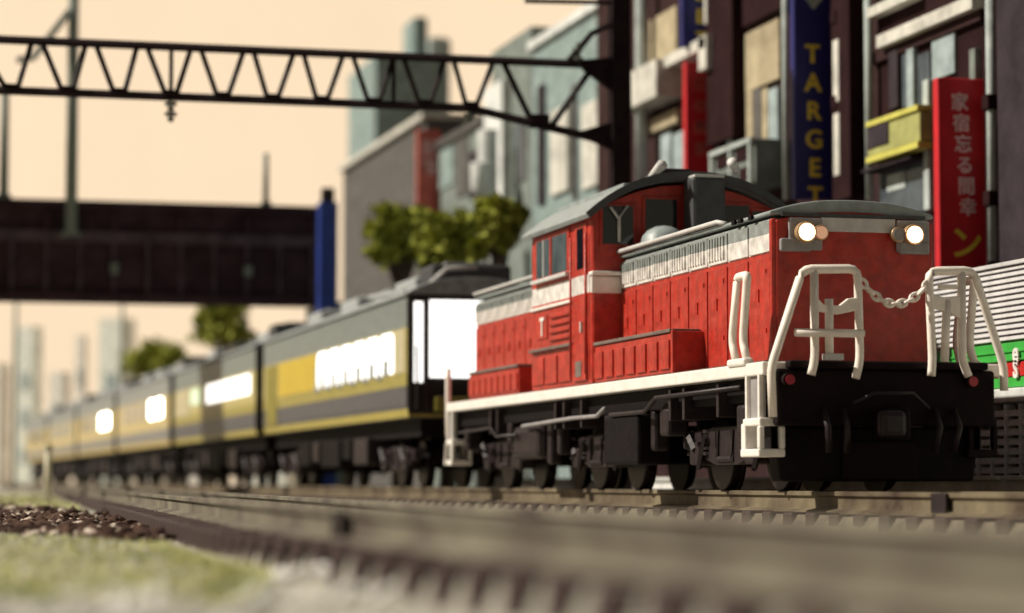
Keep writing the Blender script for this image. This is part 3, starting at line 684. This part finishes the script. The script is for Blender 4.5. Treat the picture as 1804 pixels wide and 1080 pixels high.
names = ['first coach, next to the locomotive, with bright yellow panel and row of lit windows', 'second coach, with green glowing panel and band of lit windows',
         'third coach, pale, behind the coach with the green panel', 'fourth coach, pale and blurred, with a round glow of window light',
         'fifth coach, pale, last but one of the train', 'last coach of the train, palest and most blurred']
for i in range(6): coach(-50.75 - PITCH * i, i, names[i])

# ------------------------------------------------------------------ catenary gantry
GX = -49.0
G = thing('catenary_gantry', (GX, 14.9, -.5), 'dark steel lattice gantry spanning the tracks behind the locomotive', 'gantry')
col = MB().box(GX - .10, GX + .10, 14.72, 15.06, -.5, 11.4).build('column', M['gantry'], G, .02)
MB().box(GX - .22, GX + .22, -1.4, -1.0, -.5, 9.2).build('column', M['gantry'], G, .02)
for d in (-.13, .13): MB().box(GX + d - .03, GX + d + .03, 14.69, 15.09, -.5, 11.4).build('column_flange', M['gantry'], G, .01)
ZT, ZB = 8.56, 7.58
def chord(pts, nm): MB().tube(pts, .085, 4).build(nm, M['gantry'], G)
chord([(GX, -1.2, ZT), (GX, 14.8, ZT)], 'top_chord'); chord([(GX, -1.2, ZB), (GX, 11.75, ZB)], 'bottom_chord'); chord([(GX, 11.75, ZB), (GX, 14.75, 6.98)], 'bottom_chord')
bot = [onX(p, 165 + p * .036, GX)[0] for p in (21, 119, 210, 301, 392, 480, 567, 658, 748, 830)]
top = [onX(p, 75 + p * .045, GX)[0] for p in (65, 160, 250, 345, 438, 526, 613, 702, 791, 877)]
bot = [bot[0] - 2.52, bot[0] - 1.26] + bot; top = [top[0] - 2.5, top[0] - 1.25] + top
g_ = .09
for i in range(len(bot)):
    MB().beam((GX, bot[i] + g_, ZB), (GX, top[i] - g_, ZT), .075).build('diagonal', M['gantry'], G)
    if i + 1 < len(bot): MB().beam((GX, top[i] + g_, ZT), (GX, bot[i + 1] - g_, ZB), .075).build('diagonal', M['gantry'], G)
    MB().box(GX - .06, GX + .06, bot[i] - .16, bot[i] + .16, ZB - .03, ZB + .13).build('gusset', M['gantry'], G)
for a, b_ in (((top[-1], ZT), (13.05, 7.33)), ((13.35, 7.27), (14.35, ZT))):
    MB().beam((GX, a[0] + .1, a[1]), (GX, b_[0], b_[1]), .09).build('diagonal', M['gantry'], G)
MB().prismX([(14.1, 8.45), (14.9, 7.9), (14.9, 8.75), (14.1, 8.65)], GX - .05, GX + .05).build('gusset', M['gantry'], G)
MB().prismX([(13.9, 7.15), (14.9, 6.75), (14.9, 7.45)], GX - .05, GX + .05).build('gusset', M['gantry'], G)
MB().box(GX - .06, GX + .06, 13.0, 13.4, 7.22, 7.5).build('gusset', M['gantry'], G)
for yy in (bot[5], 10.2):
    MB().beam((GX, yy, ZB), (GX, yy, ZT), .06).build('vertical', M['gantry'], G)
MB().tube([(GX, 12.9, 9.8), (GX, 15.0, 9.86)], .05, 6).build('upper_arm', M['gantry'], G)
MB().tube([(GX, 13.8, 8.6), (GX, 14.3, 9.2), (GX, 14.9, 9.5)], .07, 6).build('bracket', M['gantry'], G)
for yy, zz, n in ((bot[5], ZB, 4), (11.75, ZB, 2), (14.0, 9.0, 4)):
    ins = MB()
    for k in range(n): ins.disc((GX, yy, zz - .14 - .10 * k), 'z', .12 if k % 2 == 0 else .07, .06, 12)
    ins.tube([(GX, yy, zz), (GX, yy, zz - .1 * n - .1)], .03, 6).build('insulator', M['mast'], G)

# ------------------------------------------------------------------ girder bridge over the line
BX = -80.0
Bd = thing('girder_bridge', (BX, 5, -.5), 'dark plate girder bridge crossing over the train', 'bridge')
MB().box(BX - .12, BX, -7.5, 14.6, 5.95, 8.72).build('girder_web', M['bridge'], Bd)
MB().box(BX - 4.0, BX - 3.88, -7.5, 14.6, 5.95, 8.72).build('girder_web', M['bridge'], Bd)
for z0, z1, d, m in ((8.66, 8.90, .30, 'bridge'), (7.60, 7.95, .22, 'bridge2'), (5.72, 5.98, .36, 'bridge')):
    MB().box(BX - .3, BX + d, -7.52, 14.62, z0, z1).build('flange', M[m], Bd, .02)
MB().box(BX - 3.9, BX - .3, -7.5, 14.6, 6.3, 6.6).build('bridge_deck', M['bridge'], Bd)
st = None
for k in range(21):
    y = -7 + k * 1.05
    if st is None: st = MB().box(BX, BX + .14, y - .05, y + .05, 5.98, 7.60).build('stiffener', M['bridge2'], Bd)
    else: again(st, (0, k * 1.05, 0))
st = None
for k in range(11):
    if st is None: st = MB().box(BX, BX + .16, -7.05, -6.90, 7.95, 8.66).build('upper_stiffener', M['bridge'], Bd)
    else: again(st, (0, k * 2.1, 0))
MB().box(BX - 4, BX + .3, -8.3, -7.3, -.5, 5.9).build('pier', M['mast'], Bd); MB().box(BX - 4, BX - .2, 14.5, 15.3, -.5, 5.9).build('pier', M['mast'], Bd)
for y in (7.7, 11.9): MB().box(BX + .16, BX + .4, y - .12, y + .12, 6.6, 6.95).build('lamp_bracket', M['mast'], Bd, .03)
# blurred masts standing on the bridge
for (y, z0, z1, r, lb) in ((6.33, 7.75, 17.0, .19, 'tall grey mast on the bridge crossing behind the gantry beam'), (4.28, 8.9, 12.4, .15, 'short grey mast on the bridge at the left edge of the view'), (12.5, 8.9, 10.6, .10, 'thin short mast on the bridge near the blue banner pillar')):
    m_ = thing('mast', (BX, y, z0), lb, 'mast')
    MB().tube([(BX + .42 if y == 6.33 else BX, y, z0), (BX + .42 if y == 6.33 else BX, y, z1)], r, 10, r * .85).build('pole', M['mast'], m_, 0, True)
    MB().box((BX + .25 if y == 6.33 else BX - .2), (BX + .6 if y == 6.33 else BX + .2), y - r * 1.5, y + r * 1.5, z0, z0 + .12).build('base_plate', M['mast'], m_)
    if y == 6.33: MB().tube([(BX + .42, 6.33, 15.0), (BX + .42, 5.1, 13.3), (BX + .42, 4.6, 13.2)], .12, 6).build('bracket_arm', M['mast'], m_)
for k, (px, yt, lb) in enumerate(((216, 530, 'thin far pole rising above the roofs of the rear coaches'), (28, 540, 'thin far pole at the left edge under the bridge'))):
    y0, zt = onX(px, yt, -150); m_ = thing('far_pole', (-150, y0, -.5), lb, 'pole')
    MB().tube([(-150, y0, -.5), (-150, y0, zt + 2)], .14, 8, .10).build('shaft', M['mast'], m_, 0, True); MB().tube([(-150, y0 - .8, zt + 1.2), (-150, y0 + .8, zt + 1.2)], .07, 6).build('crossarm', M['mast'], m_)
# blue upright banner pillar
x_, y_ = -78.0, onX(577, 400, -78)[0]
bp = thing('sign_pillar', (x_, y_, -.5), 'tall bright blue upright sign pillar at the right end of the girder bridge', 'sign')
MB().box(x_ - .2, x_ + .2, y_ - .30, y_ + .30, -.5, 8.85).build('board', M['blue'], bp, .05)
MB().box(x_ - .15, x_ + .15, y_ - .2, y_ + .2, 8.85, 9.3).build('cap', M['under2'], bp, .05)

# ------------------------------------------------------------------ buildings
def bm_(name, c, **k): return mat(name, c, .85, .16, 1.6, bump=.25, spec=.08, bscale=9, **k)
BM = dict(brown=bm_('brown_wall', (.044, .022, .022)), brown2=bm_('dark_maroon_wall', (.026, .010, .011)), cream=bm_('cream_panel_wall', (.44, .37, .25)),
          creamw=bm_('off_white_wall', (.62, .60, .54)), pipe=bm_('pale_pipe', (.46, .51, .49)), slab=bm_('plum_grey_slab', (.046, .036, .042)),
          win=mat('shop_window_glass', (.10, .12, .14), .12, .3, .8, spec=.8), winb=bm_('blue_grey_panel', (.36, .43, .44)), grey=bm_('grey_wall', (.125, .118, .112)),
          green=bm_('grey_green_wall', (.22, .25, .23)), white=bm_('white_wall', (.72, .74, .72)), teal=bm_('teal_grey_wall', (.27, .34, .33)), pale=bm_('haze_tinted_far_wall', (.96, .88, .80)),
          paleg=bm_('haze_tinted_green_far_wall', (.84, .88, .80)), navy=mat('navy_sign', (.012, .014, .15), .5, .1, 2), gold=mat('gold_letters', (.92, .68, .06), .5, .1, 2),  # both pale far walls carry distance haze in their base colour
          sred=mat('red_sign', (.62, .010, .020), .5, .1, 2), pink=mat('pale_pink_letters', (.95, .60, .60), .5, .08, 2), yel=mat('yellow_trim', (.62, .58, .12), .5, .1, 2),
          oliv=mat('olive_sign_face', (.40, .40, .14), .5, .15, 2), rib=mat('ribbed_white_steel', (.66, .64, .64), .4, .08, 3), grn=mat('green_fascia', (.05, .42, .06), .45, .08, 3),
          rd=mat('red_fascia', (.55, .02, .015), .45, .08, 3), conc=bm_('pale_concrete', (.66, .66, .64)), lam=mat('louvre_steel', (.62, .62, .64), .4, .15, 8), faderd=bm_('faded_red_sign', (.62, .16, .13)))
def P19(px, py, Y): return onY(px, py, Y)
FY = 19.0
def building(name, label, x0, x1, ztop, m, Y=FY, depth=8):
    b_ = thing(name, ((x0 + x1) / 2, Y, -.5), label, 'building')
    MB().box(x0, x1, Y, Y + depth, -.5, ztop).build('wall', BM[m], b_)
    return b_
def patch(par, nm, px0, px1, yt, yb, m, Y=FY, d=.08, d0=.0, **kw):
    """A fitting on a facade plane: its corners surveyed from the sight lines px0..px1, yt..yb (at its middle)."""
    c = (px0 + px1) / 2; X0 = onY(px0, 400, Y)[0]; X1 = onY(px1, 400, Y)[0]; zt = onY(c, yt, Y)[1]; zb = onY(c, yb, Y)[1]
    return MB().box(X0, X1, Y - d - d0, Y - d0 - .003, zb, zt).build(nm, BM[m], par, .01, **kw)

A = building('shop_building', 'dark maroon shop building with cream ledges and yellow sign box', -45.2, -38.85, 15, 'brown2')
patch(A, 'ledge', 1568, 1740, 26, 50, 'creamw', d=.25); patch(A, 'ledge', 1552, 1632, -4, 14, 'creamw', d=.25)
patch(A, 'spandrel', 1545, 1740, 52, 74, 'brown', d=.1)
for a, c, m in ((1578, 1594, 'slab'), (1610, 1622, 'winb'), (1722, 1732, 'green')): patch(A, 'mullion', a, c, 85, 190, m, d=.12)
for a, c in ((1596, 1608), (1624, 1645)): patch(A, 'window', a, c, 92, 188, 'win', d=.05)
patch(A, 'blind', 1650, 1690, 58, 134, 'winb', d=.06); patch(A, 'pilaster', 1640, 1650, 140, 370, 'pipe', d=.14)
patch(A, 'pale_sign_disc', 1568, 1600, 305, 335, 'pipe', d=.06); patch(A, 'shop_front', 1552, 1640, 290, 380, 'win', d=.04); patch(A, 'canopy', 1552, 1640, 288, 293, 'slab', d=.4)  # the sign disc is a plain pale panel
ysg = thing('sign_box', (onY(1600, 240, 18.6)[0], 18.6, onY(1600, 265, 18.6)[1]), 'yellow edged sign box fixed to the shop front between pale pipes', 'sign')
patch(ysg, 'sign_face', 1552, 1645, 212, 262, 'oliv', Y=18.8, d=.25); patch(ysg, 'trim', 1552, 1645, 200, 210, 'yel', Y=18.8, d=.3); patch(ysg, 'trim', 1552, 1645, 264, 275, 'yel', Y=18.8, d=.3)
patch(ysg, 'dark_square', 1552, 1590, 217, 258, 'slab', Y=18.8, d=.28)
# Pipes: things on the facades
def vpipe(px, yt, yb, r, label, Y=18.8, m='pipe', bandat=()):
    X = onY(px, 300, Y)[0]; zt = onY(px, yt, Y)[1]; zb = onY(px, yb, Y)[1]
    t_ = thing('drain_pipe', (X, Y, zb), label, 'pipe')
    MB().tube([(X, Y, zb), (X, Y, zt)], r, 10).build('pipe_run', BM[m], t_, 0, True)
    for py in bandat:
        z = onY(px, py, Y)[1]; MB().box(X - r * 1.5, X + r * 1.5, Y - r * 1.5, Y + r * 1.6, z - .13, z + .13).build('clamp', BM['brown2'], t_, .02)
vpipe(1748, -80, 460, .085, 'pale pipe with dark clamps between red Japanese sign and plum slab wall', bandat=(180, 350))
vpipe(1532, -80, 352, .08, 'plain pale pipe on the dark corner left of the yellow sign box')
vpipe(1480, -80, 325, .09, 'pale pipe with dark clamps just right of the tall navy sign', bandat=(30, 180))
vpipe(1288, 150, 256, .08, 'short grey pipe above the lattice ventilator')
vpipe(1130, -80, 330, .15, 'thick pale pipe left of the upper navy sign', Y=18.6)
vpipe(1385, -80, 352, .07, 'slim pale pipe running behind the left edge of the tall navy sign')
D = building('slab_building', 'plain plum grey slab wall at the right edge of the view', -38.8, -29, 15, 'slab', Y=18.4)
pn = None
for k in range(4): MB().box(-38.75 + k * 2.4, -36.45 + k * 2.4, 18.37, 18.4, -.5, 14.9).build('wall_panel', BM['slab'], D, .01)
B = building('office_building', 'brown and cream panelled building behind the tall navy sign', -54.5, -45.25, 15, 'brown')
patch(B, 'column', 1272, 1318, -120, 250, 'brown2', d=.35)
patch(B, 'cream_panel', 1322, 1382, 45, 150, 'cream', d=.1); patch(B, 'spandrel', 1322, 1394, -90, 30, 'brown2', d=.16)
for a, c, m in ((1322, 1334, 'cream'), (1336, 1348, 'grey'), (1350, 1360, 'cream'), (1362, 1378, 'winb')): patch(B, 'mullion' if m == 'cream' else 'window', a, c, 155, 270, m, d=.09)
patch(B, 'cream_panel', 1340, 1392, 272, 322, 'cream', d=.11); patch(B, 'spandrel', 1326, 1339, 262, 340, 'brown2', d=.09)
patch(B, 'bay', 1492, 1524, -90, 352, 'brown2', d=.3)
for yt in (70, 200): patch(B, 'pale_strip', 1496, 1506, yt, yt + 110, 'creamw', d=.32)
C = building('apartment_building', 'brown building with cream balcony behind the red banner sign', -64.6, -54.55, 15, 'brown')
patch(C, 'cream_panel', 1152, 1200, 22, 112, 'cream', d=.1); patch(C, 'balcony', 1138, 1206, 122, 186, 'creamw', d=.7); patch(C, 'cream_strip', 1156, 1206, 202, 226, 'cream', d=.2)
for a, c in ((1168, 1186), (1190, 1212)): patch(C, 'window', a, c, 232, 305, 'winb', d=.06)
patch(C, 'pilaster', 1256, 1268, -90, 40, 'creamw', d=.2); patch(C, 'bracket_panel', 1200, 1280, 84, 104, 'creamw', d=.5); patch(C, 'bracket_panel', 1268, 1282, 64, 124, 'creamw', d=.5)
for a in (1086, 1098): patch(C, 'mullion', a, a + 6, -60, 330, 'green', d=.1)
patch(C, 'lower_window', 1276, 1284, 150, 252, 'winb', d=.05)
vt = thing('ventilator', (onY(1290, 300, 18.2)[0], 18.2, onY(1290, 330, 18.2)[1]), 'pale lattice ventilator frame with four dark holes, above the locomotive cab', 'ventilator')
X0, X1 = onY(1256, 300, 18.2)[0], onY(1330, 300, 18.2)[0]; z1 = onY(1290, 258, 18.2)[1]; z0 = onY(1290, 335, 18.2)[1]
MB().box(X0, X1, 18.2, 19, z0, z1).build('case', BM['green'], vt, .03)
for i in range(2):
    for j in range(2):
        a = X0 + (X1 - X0) * (.12 + .46 * i); zz = z0 + (z1 - z0) * (.12 + .46 * j)
        MB().box(a, a + (X1 - X0) * .30, 18.17, 18.2, zz, zz + (z1 - z0) * .30).build('vent_hole', BM['brown2'], vt)
for k in range(3):
    a = X0 + (X1 - X0) * (.0 + .46 * k); MB().box(a, a + .12, 18.12, 18.2, z0, z1).build('frame_bar', BM['pipe'], vt)
MB().box(X0, X1, 18.10, 18.2, z1 - .08, z1 + .02).build('frame_bar', BM['pipe'], vt)

# projecting signs (faces square to the street)
def blade(name, label, X, px0, px1, yt, yb, m, mt, chars, face=True, cat_='sign', rim=None):
    y0, zt = onX(px0, yt, X); y1, zb = onX(px1, yb, X)
    t_ = thing(name, (X, (y0 + y1) / 2, zb), label, cat_)
    MB().box(X - .22, X, y0, y1, zb, zt).build('board', BM[m], t_, .02)
    for z in (zb + .4, zt - .4): MB().box(X - .16, X - .06, y1, 19.2, z - .05, z + .05).build('bracket', BM['pipe'], t_)
    for s_, px, py, size, mm in chars:
        cy, cz = onX(px, py, X); text(s_, 'lettering', BM[mm], size, t_, (X + .012, cy, cz), (R(90), 0, R(90)), .012, bold=.018)
    return t_
s83 = .52
tg = blade('sign_board', 'tall navy sign with gold vertical TARGET lettering, above the locomotive hood', -47.8, 1397, 1468, -110, 352, 'navy', 'gold',
      [(c, 1431 + k * 1.0, 97 + k * 50, s83, 'gold') for k, c in enumerate('TARGET')])
cy, cz = onX(1433, 12, -47.8)
MB().prismX([(cy - .30, cz + .30), (cy, cz - .06), (cy + .30, cz + .30), (cy + .16, cz + .34), (cy, cz + .16), (cy - .16, cz + .34)], -47.8, -47.77).build('emblem', BM['pipe'], tg)
blade('sign_board', 'upper navy sign with gold letters, above the red banner sign', -55.3, 1201, 1254, -160, 84, 'navy', 'gold', [(c, 1226 + 2 * k, -130 + 40 * k, .46, 'gold') for k, c in enumerate('TARGET')])
blade('sign_board', 'plain red banner sign with faint marks, below the small navy sign', -55.1, 1208, 1262, 108, 420, 'sred', 'pink',
      [(c, 1232 + k, 150 + k * 38, .34, 'faderd') for k, c in enumerate('酒の店家')])
blade('sign_board', 'red sign with pale vertical Japanese characters and yellow mark, beside the right headlight', -40.35, 1652, 1740, 136, 560, 'sred', 'pink',
      [(c, 1690 + k * 3, 182 + k * 37, .33, 'pink') for k, c in enumerate('家宿忘る間幸')] + [('ン', 1702, 432, .62, 'gold'), ('ジ', 1706, 500, .6, 'gold')])

# blurred row of buildings further on
E_ = building('warehouse_building', 'plain grey walled building beside the blue sign pillar', -106.6, -90.2, 13.4, 'grey', Y=20)
MB().box(-106.7, -90.1, 19.8, 28.2, 13.4, 13.62).build('parapet', BM['creamw'], E_)
for k in range(7): MB().box(-106 + k * 2.3, -104.2 + k * 2.3, 19.94, 20, 5.5, 7.2).build('window', BM['win'], E_)
def bl(nm, label, x0, x1, zt, m, strips, Y=20, par=None):
    b_ = building(nm, label, x0, x1, zt, m, Y=Y)
    if par: MB().box(x0 - .05, x1 + .05, Y - .15, Y + 8, zt, zt + .25).build('parapet', BM[par], b_)
    for (px0, px1, yt, yb, mm, d) in strips: patch(b_, 'pilaster' if mm in ('white', 'creamw', 'green', 'teal') else 'window', px0, px1, yt, yb, mm, Y=Y, d=d)
    return b_
bl('shop_house', 'grey green building behind the faded red sign and the tree', -90.1, -80.4, 12.0, 'green', [(830, 858, 262, 345, 'slab', .06), (776, 800, 262, 330, 'teal', .06), (806, 826, 240, 345, 'grey', .05)], par='grey')
bl('white_building', 'narrow white building between grey green building and teal one', -80.3, -75.2, 14.2, 'green', [(868, 900, 150, 360, 'white', .3), (908, 928, 215, 320, 'win', .05)])
bl('teal_building', 'teal grey building directly left of the gantry column', -75.1, -64.7, 13.4, 'teal', [(952, 962, 150, 360, 'slab', .1), (976, 1006, 190, 340, 'creamw', .12), (1012, 1018, 150, 350, 'grey', .1), (1030, 1058, 180, 330, 'creamw', .1), (1064, 1072, 130, 350, 'slab', .1), (1078, 1086, 120, 350, 'creamw', .1)], par='white')
# pale cylindrical tank and ducts on the white building
tk = thing('roof_duct', (-78.6, 19.2, 5.5), 'white upright duct with round cowls beside the white building', 'duct')
for z0, z1, yy in ((8.6, 11.2, 19.1), (6.3, 8.0, 19.0), (9.2, 10.1, 18.8)):
    x_ = {8.6: -77.2, 6.3: -76.0, 9.2: -76.9}[z0]
    MB().tube([(x_, yy, z0), (x_, yy, z1)], .32, 12).build('duct_section', BM['white'], tk, .05, True)
# skyline behind
def tower(nm, label, px0, px1, yt, X, m, dep=8, turn=-42):
    y0, zt = onX(px0, yt, X); y1, _ = onX(px1, yt, X)
    if turn: m_y = (y0 + y1) / 2; y0, y1, dep = m_y + (y0 - m_y) * .75, m_y + (y1 - m_y) * .75, min(dep, (y1 - y0) * .5)
    b_ = thing(nm, (X, (y0 + y1) / 2, -.6), label, 'building')
    MB().box(X - dep, X, y0, y1, -.6, zt).build('wall', BM[m], b_)
    nfl = max(1, int((zt - 2) / 3.2)); nw = max(1, int((y1 - y0) / 2.4)); w0 = None
    for i in range(nfl):
        for j in range(nw):
            yy = y0 + (y1 - y0) * (j + .28) / nw; zz = 1.6 + i * 3.2
            if w0 is None: w0 = MB().box(X, X + .06, yy, yy + (y1 - y0) / nw * .45, zz, zz + 1.5).build('window', BM['winb' if m.startswith('pale') else 'win'], b_); w00 = (yy, zz)
            else: again(w0, (0, yy - w00[0], zz - w00[1]))
    b_.rotation_euler = (0, 0, R(turn))
    return b_, y0, y1, zt
t1, a0, a1, az = tower('tower_block', 'teal grey tower with rooftop chimney seen through the gantry beam', 662, 792, 96, -135, 'teal', turn=0)
MB().box(-139, -136, onX(722, 0, -137)[0], onX(748, 0, -137)[0], az - .1, onX(735, 34, -137)[1]).build('chimney', BM['teal'], t1, .2)
MB().box(-140, -135.5, onX(745, 0, -137)[0], onX(786, 0, -137)[0], az - .1, onX(765, 72, -137)[1]).build('roof_house', BM['pipe'], t1, .3)
t3, a0, a1, az = tower('tower_block', 'white tower between the sky gap and the gantry column', 893, 945, 74, -125, 'white')
tower('tower_block', 'blue grey tower just left of the gantry column top', 946, 1100, 72, -118, 'teal')
tower('tower_block', 'slim pale pinkish block at the left of the grey warehouse roof', 628, 662, 190, -150, 'white')
far = [(-160, -60, 560), (-50, 12, 640), (20, 70, 575), (78, 120, 655), (128, 152, 590), (160, 232, 560), (238, 300, 700), (310, 372, 640), (430, 520, 600)]
lb = ['widest', 'lowest', 'tall slim', 'squat', 'thin', 'broad green tinted', 'distant low', 'distant plain', 'hidden end']
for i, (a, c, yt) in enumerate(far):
    tower('distant_block', f'{lb[i]} block in haze-tinted pale colour far beyond the train, seen below the girder bridge', a, c, yt, -205 - 8 * (i % 3), 'paleg' if i % 3 == 2 else 'pale')

# faded red banner behind the tree
blade('sign_board', 'faded red vertical sign rising behind the largest tree', -88.0, 735, 776, 228, 420, 'faderd', 'pink', [(c, 756, 262 + k * 34, .6, 'pink') for k, c in enumerate('旅館')])

# ribbed white low building at the far right
RX0, RX1, RY = -36.2, -22.0, 16.0
K = thing('kiosk_building', (-29, RY, -.3), 'low white ribbed building with green and red fascia, right of the locomotive', 'building')
MB().box(RX0, RX1, RY, 18.2, -.4, 3.16).build('wall', BM['conc'], K)
sl_ = None
for k in range(13):
    z = 2.14 + k * .083
    if sl_ is None: sl_ = MB().prismX([(RY - .10, z), (RY - .003, z - .012), (RY - .003, z + .062), (RY - .085, z + .05)], RX0, RX1).build('rib', BM['rib'], K)
    else: again(sl_, (0, 0, .083 * k))
MB().box(RX0 - .02, RX1, RY - .13, RY + .1, 3.20, 3.26).build('coping', BM['rib'], K, .01)
fc = MB().box(RX0, RX1, RY - .09, RY - .003, 1.82, 2.10).build('green_band', BM['grn'], K, .01)
MB().box(RX0, RX1, RY - .10, RY - .003, 1.61, 1.81).build('red_band', BM['rd'], K, .01); MB().box(RX0, RX1, RY - .09, RY - .003, 1.46, 1.60).build('green_band', BM['grn'], K, .01)
MB().box(RX0, RX1, RY - .11, RY - .003, 1.84, 1.865).build('green_rib', BM['grn'], K); MB().box(RX0, RX1, RY - .11, RY - .003, 1.96, 1.985).build('green_rib', BM['grn'], K)
for s_, px, py, sz in (('e', 1790, 622, .40), ('S', 1790, 652, .34), ('8', 1762, 655, .26)):
    X_, Z_ = onY(px, py, RY - .12); text(s_, 'lettering', M['whitep'], sz, K, (X_, RY - .125, Z_), (R(90), 0, 0), .012, bold=.03)
MB().box(RX0, RX1, RY - .22, RY, 1.24, 1.44).build('sill', BM['conc'], K, .02)
lv = None
for k in range(8):
    if lv is None: lv = MB().prismX([(RY - .17, .10), (RY - .003, .10), (RY - .003, .19), (RY - .15, .19), (RY - .17, .18)], RX0, RX1).build('louvre', BM['lam'], K)
    else: again(lv, (0, 0, .135 * k))
MB().box(RX0, RX1, RY - .03, RY - .002, .05, 1.22).build('louvre_back', BM['grey'], K)
bk = None
for k in range(30):
    x = RX0 + .12 + k * .47
    if bk is None: bk = MB().box(x, x + .05, RY - .20, RY - .02, .10, 1.22).build('louvre_post', BM['lam'], K)
    else: again(bk, (.47 * k, 0, 0))
# low pale kerb wall behind the far side of the main track
kw = thing('low_wall', (-50, 15.4, -.5), 'low pale concrete wall along the far side of the main track', 'wall')
MB().box(-62, -24, 15.3, 15.6, -.5, .14).build('wall_body', BM['conc'], kw, .02)
for k in range(14): MB().box(-61.9 + k * 2.7, -59.3 + k * 2.7, 15.24, 15.64, .14, .20).build('coping', BM['conc'], kw, .01)

# ------------------------------------------------------------------ trees
def tree(x, y, h, rx, rz, seed, label, n=5200, zc=None):
    t_ = thing('tree', (x, y, -.5), label, 'tree', 'trees lining the street behind the coaches')
    g = np.random.default_rng(seed); zc = zc or h - rz * .8
    tr = MB().tube([(x, y, -.5), (x + .05, y, zc * .5), (x, y + .1, zc)], .26, 8, .12)
    cl = []
    for k in range(18):
        a = g.uniform(0, 6.28); rr = rx * math.sqrt(g.uniform(.05, .8)); c = Vector((x + rr * math.cos(a), y + rr * math.sin(a), zc + g.uniform(-.95, .9) * rz * (1 - .35 * rr / rx)))
        cl.append((c, g.uniform(.26, .46) * rx)); tr.tube([(x, y, zc * .75), ((x + c.x) / 2, (y + c.y) / 2, (zc * .75 + c.z) / 2 + .1), c], .09, 5, .03)
    tr.build('trunk', M['bark'], t_)
    vs = []; fs = []
    for k in range(n):
        c, r = cl[int(g.integers(len(cl)))]
        d = Vector(g.normal(0, 1, 3)).normalized() * r * (g.uniform(.3, 1) ** .5 if g.random() > .22 else g.uniform(1, 1.75)); d.z *= .75; p = c + d
        s_ = g.uniform(.08, .22); u = Vector(g.normal(0, 1, 3)).normalized(); w = u.cross(Vector(g.normal(0, 1, 3))).normalized(); o = len(vs)
        vs += [p + u * s_, p + w * s_ * .6, p - u * s_, p - w * s_ * .6]; fs.append((o, o + 1, o + 2, o + 3))
    MB().add(vs, fs).build('crown', M['leaf'], t_)
def tree_at(px, yt, yb, half, Y, seed, label, n=5200):
    X, zt = onY(px, yt, Y); _, zb = onY(px, yb, Y); rz = (zt - zb) / 2
    d = -X * math.cos(TH) + Y * math.sin(TH); tree(X, Y, zt, half * d / F, rz, seed, label, n, (zt + zb) / 2)
tree_at(706, 340, 482, 48, 15.6, 1, 'left leafy tree of the group in front of the faded red sign')
tree_at(790, 362, 500, 50, 15.9, 2, 'middle leafy tree behind the first coach roof', 6000)
tree_at(878, 322, 490, 40, 16.2, 3, 'leafy tree right behind the locomotive cab, darker and highest')
tree_at(398, 528, 615, 50, 15.8, 4, 'small rounded tree below the right end of the girder bridge', 3500)
tree_at(280, 598, 662, 54, 16.2, 5, 'most distant tree, over the roofs of the rear coaches', 3000)
